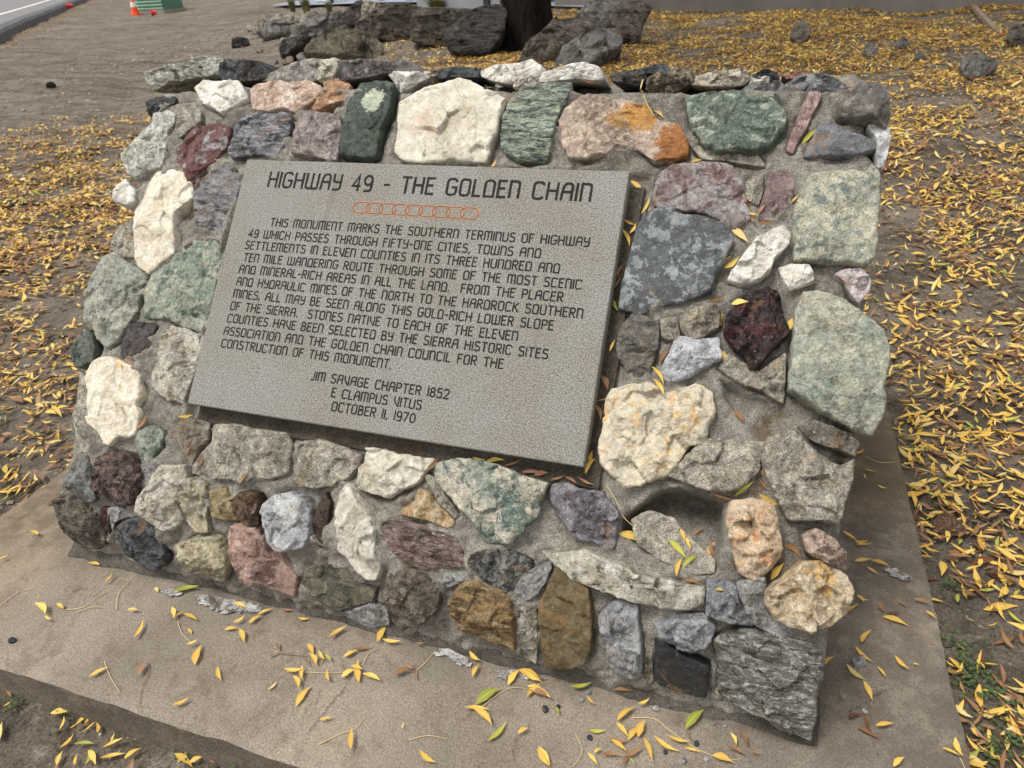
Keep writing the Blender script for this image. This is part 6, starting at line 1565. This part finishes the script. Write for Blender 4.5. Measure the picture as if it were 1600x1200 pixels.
for i, (x, y, r, k, lab) in enumerate([(1390, 760, 30, 'grey', 'grey lump of old cement on the right side of the pad'), (1325, 905, 14, 'grey', 'small grey pebble below the cement lump'), (265, 885, 13, 'grey', 'round grey pebble before the bluish white upright stone'), (545, 955, 14, 'pale', 'pale pebble before the black granite offcut'), (655, 1172, 18, 'grey', 'smooth grey pebble at the front of the right leaf cluster'), (85, 955, 16, 'dark', 'dark pebble left of the green leaf on the pad'), (715, 1100, 13, 'dark', 'dark pebble between yellow leaves'), (240, 918, 9, 'pale', 'tiny pale pebble beside the round grey one'), (270, 1075, 13, 'dark', 'dark pebble at the left of the right leaf cluster'), (585, 1135, 11, 'dark', 'dark pebble inside the right leaf cluster'), (138, 945, 10, 'dark', 'tiny dark pebble right of the larger dark one'), (835, 1025, 9, 'pale', 'tiny white pebble before the striped gneiss'), (785, 1015, 10, 'grey', 'tiny grey pebble before the striped gneiss'), (755, 1165, 12, 'pale', 'tan pebble near the pad front, right of the leaf cluster'), (1415, 965, 12, 'pale', 'pale pebble above the brown leaves on the right'), (770, 985, 8, 'pale', 'tiny pale pebble nearest the gneiss foot')]):
    c = pad_pt('B1', x, y, .002); k_ = ((c - CAM) @ AX[2]) / FPX / 2.6667; R = r * k_
    poly = np.array([(R * math.cos(t) * random.uniform(.8, 1.2), R * .85 * math.sin(t) * random.uniform(.8, 1.2)) for t in np.linspace(0, 2 * math.pi, 8)[:-1]])
    v, f = rock_mesh(poly, R * .85, R * .35, both=True, seed=500 + i, ring=7, npts=26)
    tag(mesh_obj('pebble', v, f, PEBM[k], mw=Matrix.Translation(Vector(tuple(c))) @ Matrix.Rotation(random.uniform(0, 6), 4, 'Z')), lab, 'pebble', 'pebbles on the concrete pad')
c = pad_pt('B2', 52, 670, .002); v, f = rock_mesh(np.array([(.011 * math.cos(t), .009 * math.sin(t)) for t in np.linspace(0, 6.28, 8)[:-1]]), .008, .003, both=True, seed=77, ring=6, npts=24)
tag(mesh_obj('pebble', v, f, PEBM['dark'], mw=Matrix.Translation(Vector(tuple(c)))), 'lone dark pebble near the left front edge of the pad', 'pebble', 'pebbles on the concrete pad')
# low green weeds along the right edge of the pad and at the front left
def weeds():
    vs = []; fs = []; spots = []
    for z, x, y in [('ZR', 600, 880), ('ZR', 625, 935), ('ZR', 600, 850), ('ZR', 580, 820), ('ZR', 650, 980), ('ZR', 700, 1140), ('ZR', 740, 1110), ('ZR', 640, 900), ('ZR', 560, 640), ('ZR', 690, 1170), ('ZR', 770, 1120), ('ZR', 455, 210), ('ZR', 720, 450), ('ZR', 715, 985), ('B2', 75, 940), ('B2', 330, 965), ('B2', 770, 1140), ('B2', 990, 1165)]:
        spots.append(gp(z, x, y))
    for s in spots:
        for _ in range(40):
            r = abs(random.gauss(0, .035)); a = random.uniform(0, 6.28); x, y = s[0] + r * math.cos(a), s[1] + r * math.sin(a)
            if PADX0 < x < PADX1 and PADY0 < y < PADY1: continue
            b = Vector((x, y, float(terrain(x, y)) + random.uniform(.003, .03))); l = random.uniform(.006, .013); d = Vector((math.cos(a * 7), math.sin(a * 7), random.uniform(-.1, .5))).normalized(); w = d.cross(Vector((0, 0, 1))).normalized() * l * .45
            i = len(vs); vs += [b, b + d * l * .5 + w, b + d * l, b + d * l * .5 - w]; fs.append((i, i + 1, i + 2, i + 3))
    tag(mesh_obj('weeds', vs, fs, simple_mat('weed_green', (66, 80, 44), .7, .3, 20), None, False), 'low green weeds sprouting through the leaves along the pad edges', 'weeds', None, 'stuff')
weeds()
def gravel():
    n = 5200; x = np.concatenate([rng.uniform(-5, 6, n), rng.uniform(-12, 1, 4500)]); y = np.concatenate([rng.uniform(-1.6, 7, n), rng.uniform(3, 18, 4500)])
    inp = (x > PADX0 - .02) & (x < PADX1 + .02) & (y > PADY0 - .02) & (y < PADY1 + .02); x, y = x[~inp], y[~inp]; z = terrain(x, y); n = len(x)
    dd = np.hypot(x - CAM[0], y - CAM[1])
    r = np.abs(rng.normal(0, .005, n)) + .0025; r = r * (1 + .10 * dd)
    base = np.array([(1, 0, 0), (-1, 0, 0), (0, 1, 0), (0, -1, 0), (0, 0, 1), (0, 0, -1), (.6, .6, .5), (-.6, .6, .5), (-.6, -.6, .5), (.6, -.6, .5)], float)
    F = [(4, 6, 7), (4, 7, 8), (4, 8, 9), (4, 9, 6), (0, 2, 6), (2, 1, 7), (1, 3, 8), (3, 0, 9), (6, 2, 7), (7, 1, 8), (8, 3, 9), (9, 0, 6)]
    vs = (base[None] * r[:, None, None] * rng.uniform(.6, 1.3, (n, 10, 1)) * np.array([1, 1, .7]) + np.stack([x, y, z + r * .2], -1)[:, None]).reshape(-1, 3)
    fs = (np.array(F)[None] + (np.arange(n) * 10)[:, None, None]).reshape(-1, 3).tolist()
    M = NT('gravel', .9, .2); ge = M.t.nodes.new('ShaderNodeNewGeometry'); M.color(M.mix(ge.outputs['Random Per Island'], lin((92, 84, 74)), lin((168, 160, 146))))
    tag(mesh_obj('gravel', vs, fs, M.m, None, False), 'scattered gravel bits on the dirt', 'gravel', None, 'stuff')
gravel()
